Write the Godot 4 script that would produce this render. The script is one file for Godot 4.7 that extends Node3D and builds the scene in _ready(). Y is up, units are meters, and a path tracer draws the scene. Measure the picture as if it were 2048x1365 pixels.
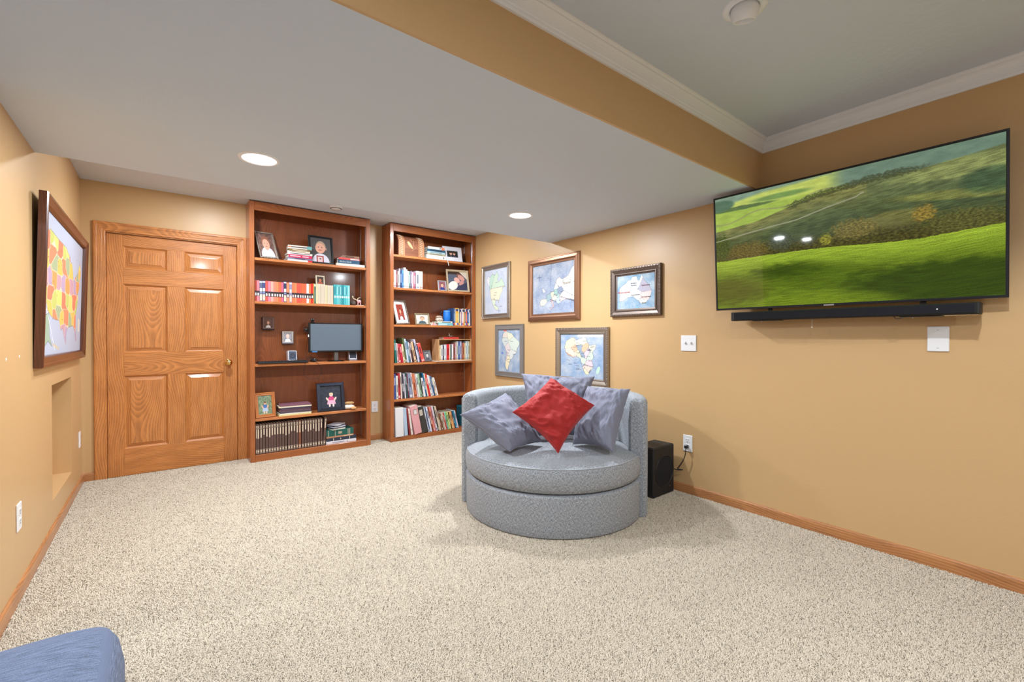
extends Node3D
# A basement den: two built-in style oak bookcases, a round cuddle chair, framed hand-drawn maps, a wall-mounted television.
# World: y up, metres. The camera stands at x = 0, z = 0; -z runs to the back wall; the right-hand wall is about half a degree out of square.

const KR := 0.0089975            # slope of the right-hand wall: x = XR0 - KR * z
const XR0 := 3.0706
const XL := -0.508
const ZB := -4.962
const LOW := 2.1123              # underside of the soffit
const HIGH := 2.4336             # upper ceiling
const ZS := -3.3302              # rear edge of the soffit
const ZF := -1.3053              # front face of the soffit
const WALL_TURN := -(PI / 2 + KR)

var used := {}
var rng := RandomNumberGenerator.new()
var tex := {}
var m := {}
var ORD := ["first", "second", "third", "fourth", "fifth", "sixth", "seventh", "eighth", "ninth", "tenth", "eleventh", "twelfth", "thirteenth", "fourteenth", "fifteenth", "sixteenth", "seventeenth", "eighteenth", "nineteenth", "twentieth", "twenty-first", "twenty-second", "twenty-third", "twenty-fourth", "twenty-fifth", "twenty-sixth", "twenty-seventh", "twenty-eighth", "twenty-ninth", "thirtieth"]


func _ready() -> void:
	rng.seed = 7
	# ---- camera, environment, exposure
	var cam := Camera3D.new()
	cam.name = "camera"
	cam.fov = 74.503
	cam.near = 0.02
	cam.far = 50.0
	cam.position = Vector3(0, 1.1625, 0)
	cam.rotation = Vector3(deg_to_rad(-0.490), deg_to_rad(-37.9985), 0)
	add_child(cam)
	cam.current = true
	var env := Environment.new()
	env.background_mode = Environment.BG_COLOR
	env.background_color = Color(0.02, 0.02, 0.02)
	env.tonemap_mode = Environment.TONE_MAPPER_LINEAR
	env.tonemap_exposure = 1.08
	env.sdfgi_enabled = true
	env.ssao_enabled = true
	env.ssil_enabled = true
	var we := WorldEnvironment.new()
	we.name = "world_environment"
	we.environment = env
	add_child(we)
	textures()
	materials()
	lamps()
	room()
	carpet()
	door()
	bookcases()
	cuddle_chair()
	pillows()
	sofa()
	television()
	wall_maps()
	wall_fittings()
	subwoofer()
	shelf_contents()


# ------------------------------------------------------------------ naming

func numbered(n: String) -> String:
	used[n] = used.get(n, -1) + 1
	return n if used[n] == 0 else "%s_%03d" % [n, used[n]]


func tag(o: Node, label: String, category: String, group := "", kind := "") -> void:
	o.set_meta("label", label)
	o.set_meta("category", category)
	if group:
		o.set_meta("group", group)
	if kind:
		o.set_meta("kind", kind)


func thing(called: String, label: String, category: String, at := Vector3.ZERO, turn := 0.0, group := "") -> Node3D:
	var o := Node3D.new()
	o.name = numbered(called)
	add_child(o)
	o.position = at
	o.rotation.y = turn
	tag(o, label, category, group)
	return o


func part(called: String, mesh: Mesh, mat: Material, parent: Node, at := Vector3.ZERO) -> MeshInstance3D:
	var o := MeshInstance3D.new()
	o.name = called if parent != self else numbered(called)
	o.mesh = mesh
	o.material_override = mat
	parent.add_child(o, true)
	o.position = at
	return o


func structure(called: String, mesh: Mesh, mat: Material, label: String, category: String, at := Vector3.ZERO) -> MeshInstance3D:
	var o := part(called, mesh, mat, self, at)
	tag(o, label, category, "", "structure")
	return o


# ------------------------------------------------------------------ geometry

class Geo:
	var v := PackedVector3Array()
	var n := PackedVector3Array()
	var t := PackedVector2Array()
	var c := PackedColorArray()
	var i := PackedInt32Array()
	var tint := Color.WHITE
	var colored := false

	func vert(p: Vector3, nn: Vector3, uv := Vector2.ZERO) -> int:
		v.append(p)
		n.append(nn)
		t.append(uv)
		if colored:
			c.append(tint)
		return v.size() - 1

	func tri(a: int, b: int, d: int) -> void:   # front faces run clockwise
		var g := (v[b] - v[a]).cross(v[d] - v[a])
		if g.dot(n[a] + n[b] + n[d]) > 0.0:
			i.append(a); i.append(d); i.append(b)
		else:
			i.append(a); i.append(b); i.append(d)

	func quad(p: Array, nn: Vector3, uv: Array = []) -> void:
		var k := []
		for j in 4:
			k.append(vert(p[j], nn, uv[j] if uv.size() else Vector2.ZERO))
		tri(k[0], k[1], k[2])
		tri(k[0], k[2], k[3])

	# chamfered box; the grain axis runs along v
	func box(at: Vector3, size: Vector3, bevel := 0.0, grain := 1, off := Vector2.ZERO, turn := Basis.IDENTITY) -> void:
		var h := size / 2.0
		var b := minf(bevel, minf(h.x, minf(h.y, h.z)) * 0.9)
		for ax in 3:
			var u := (ax + 1) % 3
			var w := (ax + 2) % 3
			for s in [-1.0, 1.0]:
				var nn := Vector3.ZERO
				nn[ax] = s
				var ps := []
				var uv := []
				for q in [[-1, -1], [1, -1], [1, 1], [-1, 1]]:
					var p := Vector3.ZERO
					p[ax] = s * h[ax]
					p[u] = q[0] * (h[u] - b)
					p[w] = q[1] * (h[w] - b)
					uv.append(flat(p, ax, grain) + off)
					ps.append(turn * p + at)
				quad(ps, turn * nn, uv)
		if b <= 0.0:
			return
		for ax in 3:        # edges along ax
			var u := (ax + 1) % 3
			var w := (ax + 2) % 3
			for su in [-1.0, 1.0]:
				for sw in [-1.0, 1.0]:
					var nn := Vector3.ZERO
					nn[u] = su
					nn[w] = sw
					var ps := []
					var uv := []
					for q in [[-1, 0], [1, 0], [1, 1], [-1, 1]]:
						var p := Vector3.ZERO
						p[ax] = q[0] * (h[ax] - b)
						p[u] = su * (h[u] - (b if q[1] == 1 else 0.0))
						p[w] = sw * (h[w] - (0.0 if q[1] == 1 else b))
						uv.append(flat(p, u, grain) + off)
						ps.append(turn * p + at)
					quad(ps, turn * nn.normalized(), uv)
		for sx in [-1.0, 1.0]:
			for sy in [-1.0, 1.0]:
				for sz in [-1.0, 1.0]:
					var nn := turn * Vector3(sx, sy, sz).normalized()
					var a := vert(turn * Vector3(sx * h.x, sy * (h.y - b), sz * (h.z - b)) + at, nn, off)
					var d := vert(turn * Vector3(sx * (h.x - b), sy * h.y, sz * (h.z - b)) + at, nn, off)
					var e := vert(turn * Vector3(sx * (h.x - b), sy * (h.y - b), sz * h.z) + at, nn, off)
					tri(a, d, e)

	func flat(p: Vector3, ax: int, grain: int) -> Vector2:
		var g := grain
		if g == ax:
			g = (ax + 1) % 3
		var o := 3 - ax - g
		return Vector2(p[o], p[g])

	# rows of points joined into a skin; normals smoothed along both directions
	func skin(rows: Array, wrap_u := false, uvs: Array = [], wrap_v := false, hint := Vector3.ZERO) -> void:
		var nr := rows.size()
		var nc: int = rows[0].size()
		var base := v.size()
		for r in nr:
			for q in nc:
				var ua: Vector3 = rows[r][(q + 1) % nc if wrap_u else mini(q + 1, nc - 1)]
				var ub: Vector3 = rows[r][(q - 1 + nc) % nc if wrap_u else maxi(q - 1, 0)]
				var va: Vector3 = rows[(r + 1) % nr if wrap_v else mini(r + 1, nr - 1)][q]
				var vb: Vector3 = rows[(r - 1 + nr) % nr if wrap_v else maxi(r - 1, 0)][q]
				var nn := (ua - ub).cross(va - vb)
				if nn.length_squared() < 1e-18:
					nn = hint if hint != Vector3.ZERO else Vector3.UP
				vert(rows[r][q], nn.normalized(), uvs[r][q] if uvs.size() else Vector2.ZERO)
		for r in (nr if wrap_v else nr - 1):
			for q in (nc if wrap_u else nc - 1):
				var r2 := (r + 1) % nr
				var q2 := (q + 1) % nc
				var a := base + r * nc + q
				var b := base + r * nc + q2
				var d := base + r2 * nc + q2
				var e := base + r2 * nc + q
				tri(a, b, d)
				tri(a, d, e)

	# profile of (radius, height) points turned round the y axis; hard corners where a point repeats
	func lathe(profile: Array, seg: int, at := Vector3.ZERO, turn := Basis.IDENTITY) -> void:
		for k in profile.size() - 1:
			var p: Vector2 = profile[k]
			var q: Vector2 = profile[k + 1]
			if p.is_equal_approx(q):
				continue
			var d := (q - p).normalized()
			var na := Vector2(d.y, -d.x)
			var nb := na
			if k > 0 and not (profile[k - 1] as Vector2).is_equal_approx(p):
				var e: Vector2 = (p - profile[k - 1]).normalized()
				na = (na + Vector2(e.y, -e.x)).normalized()
			if k < profile.size() - 2 and not (profile[k + 2] as Vector2).is_equal_approx(q):
				var e: Vector2 = (profile[k + 2] - q).normalized()
				nb = (nb + Vector2(e.y, -e.x)).normalized()
			var base := v.size()
			for s in seg + 1:
				var a := TAU * s / seg
				var cs := cos(a)
				var sn := sin(a)
				vert(turn * Vector3(p.x * cs, p.y, p.x * sn) + at, turn * Vector3(na.x * cs, na.y, na.x * sn), Vector2(a * maxf(p.x, q.x), p.y))
				vert(turn * Vector3(q.x * cs, q.y, q.x * sn) + at, turn * Vector3(nb.x * cs, nb.y, nb.x * sn), Vector2(a * maxf(p.x, q.x), q.y))
			for s in seg:
				var o := base + s * 2
				tri(o, o + 1, o + 3)
				tri(o, o + 3, o + 2)

	func tube(path: Array, radius: float, seg := 8) -> void:
		var rows := []
		var up := Vector3.UP
		for k in path.size():
			var d: Vector3 = (path[mini(k + 1, path.size() - 1)] - path[maxi(k - 1, 0)]).normalized()
			if absf(d.dot(up)) > 0.95:
				up = Vector3.RIGHT
			var s := d.cross(up).normalized()
			up = s.cross(d).normalized()
			var ring := []
			for j in seg:
				var a := TAU * j / seg
				ring.append(path[k] + (s * cos(a) + up * sin(a)) * radius)
			rows.append(ring)
		skin(rows, true)

	# straight moulding: profile of (out, up) points from p0 to p1, ends cut at an angle
	func sweep(profile: Array, p0: Vector3, p1: Vector3, out: Vector3, up: Vector3, cut0 := 0.0, cut1 := 0.0, uvoff := 0.0) -> void:
		var along := (p1 - p0).normalized()
		var run := 0.0
		for k in profile.size() - 1:
			var a: Vector2 = profile[k]
			var b: Vector2 = profile[k + 1]
			var d := (b - a).normalized()
			var nn := out * d.y - up * d.x
			var l := a.distance_to(b)
			var q0 := p0 + out * a.x + up * a.y + along * (cut0 * a.x)
			var q1 := p1 + out * a.x + up * a.y + along * (cut1 * a.x)
			var q2 := p1 + out * b.x + up * b.y + along * (cut1 * b.x)
			var q3 := p0 + out * b.x + up * b.y + along * (cut0 * b.x)
			var len := p0.distance_to(p1)
			quad([q0, q1, q2, q3], nn, [Vector2(run + uvoff, 0), Vector2(run + uvoff, len), Vector2(run + l + uvoff, len), Vector2(run + l + uvoff, 0)])
			run += l

	# mitred picture moulding in the xy plane facing +z; profile of (inset, height) from the outer edge inwards
	func ring(w: float, h: float, profile: Array) -> void:
		var cs := [Vector2(-1, -1), Vector2(1, -1), Vector2(1, 1), Vector2(-1, 1)]
		for s in 4:
			var ca: Vector2 = cs[s]
			var cb: Vector2 = cs[(s + 1) % 4]
			var mid := (ca + cb) / 2.0       # outward direction of this side
			var run := 0.0
			for k in profile.size() - 1:
				var a: Vector2 = profile[k]
				var b: Vector2 = profile[k + 1]
				var d := b - a
				var nn := (Vector3(mid.x, mid.y, 0) * d.y + Vector3(0, 0, 1) * d.x).normalized()
				var ps := []
				var uv := []
				for q in [[ca, a, 0.0], [cb, a, 0.0], [cb, b, d.length()], [ca, b, d.length()]]:
					var cc: Vector2 = q[0]
					var pr: Vector2 = q[1]
					var p := Vector3(cc.x * (w / 2 - pr.x), cc.y * (h / 2 - pr.x), pr.y)
					ps.append(p)
					uv.append(Vector2(run + q[2], p.x if absf(mid.y) > 0.5 else p.y))
				quad(ps, nn, uv)
				run += d.length()

	# closed polygon in the xy plane pushed from z0 to z1
	func prism(poly: Array, z0: float, z1: float) -> void:
		var pv := PackedVector2Array(poly)
		var idx := Geometry2D.triangulate_polygon(pv)
		for z in [z0, z1]:
			var nn := Vector3(0, 0, 1.0 if z == maxf(z0, z1) else -1.0)
			var base := v.size()
			for p in pv:
				vert(Vector3(p.x, p.y, z), nn, p)
			for k in range(0, idx.size(), 3):
				tri(base + idx[k], base + idx[k + 1], base + idx[k + 2])
		var sgn := 1.0 if Geometry2D.is_polygon_clockwise(pv) else -1.0
		for k in pv.size():
			var a := pv[k]
			var b := pv[(k + 1) % pv.size()]
			var d := (b - a).normalized()
			var nn := Vector3(-d.y, d.x, 0) * sgn
			quad([Vector3(a.x, a.y, z0), Vector3(b.x, b.y, z0), Vector3(b.x, b.y, z1), Vector3(a.x, a.y, z1)], nn, [a, b, b, a])

	func blob(at: Vector3, size: Vector3, seed_: int, rough := 0.15, seg := 14) -> void:
		var fn := FastNoiseLite.new()
		fn.seed = seed_
		fn.frequency = 1.3
		var rows := []
		for r in seg + 1:
			var th := PI * r / seg
			var row := []
			for q in seg * 2:
				var ph := TAU * q / (seg * 2)
				var d := Vector3(sin(th) * cos(ph), cos(th), sin(th) * sin(ph))
				var s := 1.0 + rough * fn.get_noise_3d(d.x, d.y, d.z) * 2.0
				row.append(at + d * size * 0.5 * s)
			rows.append(row)
		skin(rows, true, [], false, Vector3.UP)

	func mesh() -> ArrayMesh:
		var a := []
		a.resize(Mesh.ARRAY_MAX)
		a[Mesh.ARRAY_VERTEX] = v
		a[Mesh.ARRAY_NORMAL] = n
		a[Mesh.ARRAY_TEX_UV] = t
		if colored:
			a[Mesh.ARRAY_COLOR] = c
		a[Mesh.ARRAY_INDEX] = i
		var out := ArrayMesh.new()
		out.add_surface_from_arrays(Mesh.PRIMITIVE_TRIANGLES, a)
		return out


func boxm(size: Vector3, bevel := 0.0, grain := 1, at := Vector3.ZERO) -> ArrayMesh:
	var g := Geo.new()
	g.box(at, size, bevel, grain, Vector2(rng.randf() * 3.0, rng.randf() * 3.0))
	return g.mesh()


# box from corner to corner
func slab(a: Vector3, b: Vector3, bevel := 0.0, grain := 1) -> ArrayMesh:
	return boxm((b - a).abs(), bevel, grain, (a + b) / 2.0)


# a flat rectangle in the xy plane facing +z with uv 0..1, with a little thickness behind it
func sheet(w: float, h: float, thick := 0.002) -> ArrayMesh:
	var g := Geo.new()
	var x := w / 2
	var y := h / 2
	g.quad([Vector3(-x, -y, 0), Vector3(x, -y, 0), Vector3(x, y, 0), Vector3(-x, y, 0)], Vector3(0, 0, 1), [Vector2(0, 1), Vector2(1, 1), Vector2(1, 0), Vector2(0, 0)])
	g.quad([Vector3(-x, -y, -thick), Vector3(x, -y, -thick), Vector3(x, y, -thick), Vector3(-x, y, -thick)], Vector3(0, 0, -1))
	g.quad([Vector3(-x, -y, -thick), Vector3(x, -y, -thick), Vector3(x, -y, 0), Vector3(-x, -y, 0)], Vector3(0, -1, 0))
	g.quad([Vector3(-x, y, -thick), Vector3(x, y, -thick), Vector3(x, y, 0), Vector3(-x, y, 0)], Vector3(0, 1, 0))
	g.quad([Vector3(-x, -y, -thick), Vector3(-x, y, -thick), Vector3(-x, y, 0), Vector3(-x, -y, 0)], Vector3(-1, 0, 0))
	g.quad([Vector3(x, -y, -thick), Vector3(x, y, -thick), Vector3(x, y, 0), Vector3(x, -y, 0)], Vector3(1, 0, 0))
	return g.mesh()


func lathem(profile: Array, seg := 32, at := Vector3.ZERO, turn := Basis.IDENTITY) -> ArrayMesh:
	var g := Geo.new()
	g.lathe(profile, seg, at, turn)
	return g.mesh()


func tubem(path: Array, radius: float, seg := 8) -> ArrayMesh:
	var g := Geo.new()
	g.tube(path, radius, seg)
	return g.mesh()


func smooth_path(pts: Array, steps := 8) -> Array:
	var c := Curve3D.new()
	for k in pts.size():
		var d: Vector3 = (pts[mini(k + 1, pts.size() - 1)] - pts[maxi(k - 1, 0)]) / 5.0
		c.add_point(pts[k], -d, d)
	var out := []
	for k in (pts.size() - 1) * steps + 1:
		out.append(c.samplef(float(k) / steps))
	return out


# ------------------------------------------------------------------ textures

func noise(freq: float, seed_: int, octaves := 3) -> FastNoiseLite:
	var f := FastNoiseLite.new()
	f.noise_type = FastNoiseLite.TYPE_SIMPLEX_SMOOTH
	f.seed = seed_
	f.frequency = freq
	f.fractal_octaves = octaves
	return f


func textures() -> void:
	# plain-sawn oak: rings seen as cathedrals, with fine pores along the grain; 0.5 m by 1 m
	var w := 384
	var h := 768
	var im := Image.create(w, h, false, Image.FORMAT_RGB8)
	var bend := noise(0.9, 3, 3)
	var pore := noise(60.0, 5, 2)
	var wide := noise(5.0, 9, 2)
	for y in h:
		for x in w:
			var u := float(x) / w * 0.5
			var t := float(y) / h
			var val := 0.0
			var ws := 0.0
			for k in 2:                     # the far edge is blended into the near one, so that it repeats
				var tt := t - k
				var wt := 1.0 if k == 0 else 0.0
				if t > 0.85:
					wt = (1.0 - t) / 0.15 if k == 0 else 1.0 - (1.0 - t) / 0.15
				if wt <= 0.0:
					continue
				var cx := u - 0.25 + 0.020 * bend.get_noise_2d(u * 2.0, tt * 0.9)
				var dist := sqrt(cx * cx * 9.0 + pow(0.22 + 0.16 * bend.get_noise_2d(7.0, tt * 0.8) + 0.12 * sin(tt * TAU), 2.0))
				var ringv := fposmod(dist * 26.0 + 0.14 * bend.get_noise_2d(u * 5.0, tt * 0.8), 1.0)
				ringv = smoothstep(0.0, 0.75, ringv) * (1.0 - smoothstep(0.9, 1.0, ringv))
				var p := pore.get_noise_2d(u * 9.0, tt * 0.35)
				val += wt * (0.92 - 0.115 * ringv - 0.14 * maxf(p, 0.0) * (0.4 + ringv) + 0.08 * wide.get_noise_2d(u * 4.0, tt * 0.7))
				ws += wt
			val /= ws
			im.set_pixel(x, y, Color(clampf(val * 1.06 + 0.04, 0, 1), clampf(val, 0, 1), clampf(val * 0.93, 0, 1)))
	im.generate_mipmaps()
	tex.wood = ImageTexture.create_from_image(im)
	var quiet: Image = im.duplicate()      # the same boards with a quieter figure
	quiet.clear_mipmaps()
	quiet.adjust_bcs(1.0, 0.62, 1.0)
	quiet.generate_mipmaps()
	tex.wood_quiet = ImageTexture.create_from_image(quiet)

	# plain weave of pale and dark blue-grey yarns; 0.2 m square
	var s := 512
	var weft := noise(0.035, 21, 3)
	var fine := noise(0.35, 22, 2)
	im = Image.create(s, s, false, Image.FORMAT_RGB8)
	for y in s:
		for x in s:
			var a := weft.get_noise_2d(x * 0.9, y * 9.0)
			var b := weft.get_noise_2d(x * 9.0 + 900.0, y * 0.9)
			var thread := 0.5 + 0.5 * sin(x * TAU / 5.0) * sin(y * TAU / 5.0)
			var val := 0.74 + 0.36 * a + 0.36 * b + 0.22 * fine.get_noise_2d(x, y) + 0.14 * (thread - 0.5)
			val = clampf(val, 0.22, 1.0)
			im.set_pixel(x, y, Color(val * 0.985, val * 0.995, val))
	im.generate_mipmaps()
	tex.weave = ImageTexture.create_from_image(im)

	# heathered knit with long streaks; 0.3 m square
	im = Image.create(256, 256, false, Image.FORMAT_RGB8)
	for y in 256:
		for x in 256:
			var a := weft.get_noise_2d(x * 0.6, y * 8.0 + 300.0)
			var val := clampf(0.82 + 0.22 * a + 0.22 * fine.get_noise_2d(x * 1.5, y * 2.0), 0.3, 1.0)
			im.set_pixel(x, y, Color(val, val, val))
	im.generate_mipmaps()
	tex.heather = ImageTexture.create_from_image(im)

	for d in [["peel", 0.045, 31], ["knock", 0.02, 33], ["grainy", 0.2, 35], ["mottle", 0.012, 37]]:
		var f := noise(d[1], d[2], 4)
		var q := f.get_seamless_image(512, 512)
		q.convert(Image.FORMAT_RGB8)
		q.generate_mipmaps()
		tex[d[0]] = ImageTexture.create_from_image(q)


func col(r: int, g: int, b: int) -> Color:
	return Color(r / 255.0, g / 255.0, b / 255.0)


func mat(called: String, c: Color, rough := 0.6, metal := 0.0) -> StandardMaterial3D:
	var o := StandardMaterial3D.new()
	o.resource_name = called
	o.albedo_color = c
	o.roughness = rough
	o.metallic = metal
	return o


var plain_cache := {}

func plain(c: Color, rough := 0.55) -> StandardMaterial3D:
	var k := "%s_%.2f" % [c.to_html(), rough]
	if not plain_cache.has(k):
		plain_cache[k] = mat("plain_" + c.to_html(false), c, rough)
	return plain_cache[k]


func wood(called: String, c: Color, rough: float, coat := 0.0) -> StandardMaterial3D:
	var o := mat(called, c, rough)
	o.albedo_texture = tex.wood
	o.uv1_scale = Vector3(2.0, 1.0, 1.0)
	if coat > 0.0:
		o.clearcoat_enabled = true
		o.clearcoat = coat
		o.clearcoat_roughness = 0.12
	return o


func relief(o: StandardMaterial3D, t: Texture2D, size: float, cm: float) -> void:
	o.heightmap_enabled = true
	o.heightmap_texture = t
	o.heightmap_scale = cm
	o.uv1_triplanar = true
	o.uv1_world_triplanar = true
	o.uv1_scale = Vector3.ONE / size


func materials() -> void:
	m.wall = mat("tan_wall_paint", col(205, 168, 120), 0.40)
	relief(m.wall, tex.peel, 0.35, 0.02)
	m.ceiling = mat("white_ceiling_paint", col(208, 218, 232), 0.9)
	relief(m.ceiling, tex.knock, 0.45, 0.08)
	m.trim = mat("white_trim_paint", col(238, 241, 248), 0.35)
	m.oak = wood("honey_oak", col(210, 152, 90), 0.38, 0.3)
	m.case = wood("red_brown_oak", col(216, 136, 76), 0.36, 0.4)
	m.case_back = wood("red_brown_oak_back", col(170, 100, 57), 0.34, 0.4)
	m.case.albedo_texture = tex.wood_quiet
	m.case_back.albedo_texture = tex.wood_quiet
	m.shelf = wood("red_brown_oak_shelf", col(206, 142, 88), 0.36, 0.35)
	m.base_oak = wood("baseboard_oak", col(194, 146, 98), 0.4, 0.3)
	m.dark_wood = wood("dark_stained_wood", col(92, 52, 40), 0.3, 0.5)
	m.pine = wood("pale_pine", col(222, 190, 146), 0.5)
	m.tan_wood = wood("tan_wood", col(196, 132, 74), 0.4, 0.3)
	m.chest = wood("carved_wood", col(150, 104, 80), 0.5)
	m.plate = mat("white_plastic", col(238, 238, 240), 0.3)
	m.black = mat("black_plastic", col(24, 25, 28), 0.35)
	m.soft_black = mat("matt_black", col(30, 29, 30), 0.6)
	m.cloth_black = mat("speaker_cloth", col(20, 21, 28), 0.95)
	m.steel = mat("brushed_steel", col(205, 205, 208), 0.3, 1.0)
	m.brass = mat("polished_brass", col(226, 190, 120), 0.16, 1.0)
	m.silver = mat("antique_silver", col(170, 160, 148), 0.34, 0.85)
	m.bronze = mat("antique_bronze", col(158, 118, 92), 0.36, 0.75)
	m.gunmetal = mat("dark_antique_silver", col(112, 98, 90), 0.4, 0.7)
	m.grey_frame = mat("grey_painted_frame", col(124, 118, 114), 0.5)
	m.pages = mat("paper_edges", col(232, 224, 208), 0.9)
	m.glass = mat("picture_glass", Color(1, 1, 1, 0.04), 0.03)
	m.glass.transparency = BaseMaterial3D.TRANSPARENCY_ALPHA
	m.weave = mat("blue_grey_weave", col(204, 207, 214), 0.95)
	m.weave.albedo_texture = tex.weave
	m.weave.uv1_scale = Vector3(3.2, 3.2, 3.2)
	m.weave.rim_enabled = true
	m.weave.rim = 0.15
	m.sofa = mat("blue_heather_knit", col(132, 146, 178), 0.95)
	m.sofa.albedo_texture = tex.heather
	m.sofa.uv1_scale = Vector3(3.3, 3.3, 3.3)
	for d in [["velvet", col(120, 122, 140)], ["red_velvet", col(166, 28, 26)]]:
		var o := mat(d[0], d[1], 0.75)
		o.rim_enabled = true
		o.rim = 0.55
		o.rim_tint = 0.4
		m[d[0]] = o
	m.lens = mat("lamp_lens", Color.WHITE, 0.5)
	m.lens.emission_enabled = true
	m.lens.emission = Color(1.0, 0.97, 0.92)
	m.lens.emission_energy_multiplier = 4.0
	m.carpet_base = mat("carpet_backing", col(190, 178, 160), 1.0)
	m.pile = mat("carpet_yarn", Color.WHITE, 0.95)
	m.pile.vertex_color_use_as_albedo = true


# ------------------------------------------------------------------ lamps

func can_light(at: Vector3, energy: float, label: String, cone := 0.0, size := 0.085) -> void:
	var t := thing("recessed_light", label, "ceiling light", at, 0.0, "recessed ceiling lights")
	part("trim_ring", lathem([Vector2(size - 0.004, -0.001), Vector2(size - 0.002, -0.006), Vector2(size + 0.012, -0.004), Vector2(size + 0.014, 0.0)], 48), m.trim, t)
	part("lens", lathem([Vector2(0.0, -0.005), Vector2(size * 0.7, -0.0048), Vector2(size - 0.003, -0.0015), Vector2(size - 0.003, 0.0)], 48), m.lens, t)
	var l: Light3D
	if cone > 0.0:         # a deep can whose baffle cuts the beam off
		var sp := SpotLight3D.new()
		sp.spot_angle = cone
		sp.spot_angle_attenuation = 0.35
		sp.spot_range = 12.0
		sp.spot_attenuation = 2.0
		sp.light_size = size * 0.6
		l = sp
	else:
		var ar := AreaLight3D.new()
		ar.area_size = Vector2(size * 1.2, size * 1.2)
		ar.area_range = 12.0
		l = ar
	l.name = "glow"
	l.light_energy = energy
	l.light_color = Color(0.945, 0.975, 1.0)
	l.shadow_enabled = true
	t.add_child(l)
	l.position = Vector3(0, -0.009, 0)
	l.rotation.x = -PI / 2


func lamps() -> void:
	can_light(Vector3(0.416, LOW, -2.718), 3.2, "round recessed ceiling light in the soffit, nearest the oak door")
	can_light(Vector3(2.206, LOW, -2.718), 3.2, "round recessed ceiling light in the soffit above the round chair")
	can_light(Vector3(-2.05, LOW, -2.718), 3.4, "first recessed ceiling light beyond the partition, mirrored in the television")
	can_light(Vector3(0.42, HIGH, -4.1), 2.6, "round recessed ceiling light above the oak door, behind the soffit")
	can_light(Vector3(2.2, HIGH, -4.1), 2.6, "round recessed ceiling light before the bookcases, behind the soffit")
	can_light(Vector3(-3.45, LOW, -2.718), 3.2, "recessed ceiling light at the very end of the soffit row")
	can_light(Vector3(1.68, HIGH, -0.12), 3.2, "round recessed ceiling light in front of the television, above the picture's edge", 62.0)
	can_light(Vector3(-0.1, HIGH, 0.3), 3.4, "round recessed ceiling light above the viewer")
	can_light(Vector3(1.5, HIGH, 2.0), 3.2, "round recessed ceiling light behind the viewer by the television wall")
	can_light(Vector3(-2.2, HIGH, 0.9), 3.4, "round recessed ceiling light beyond the blue sofa")


# ------------------------------------------------------------------ room

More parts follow.
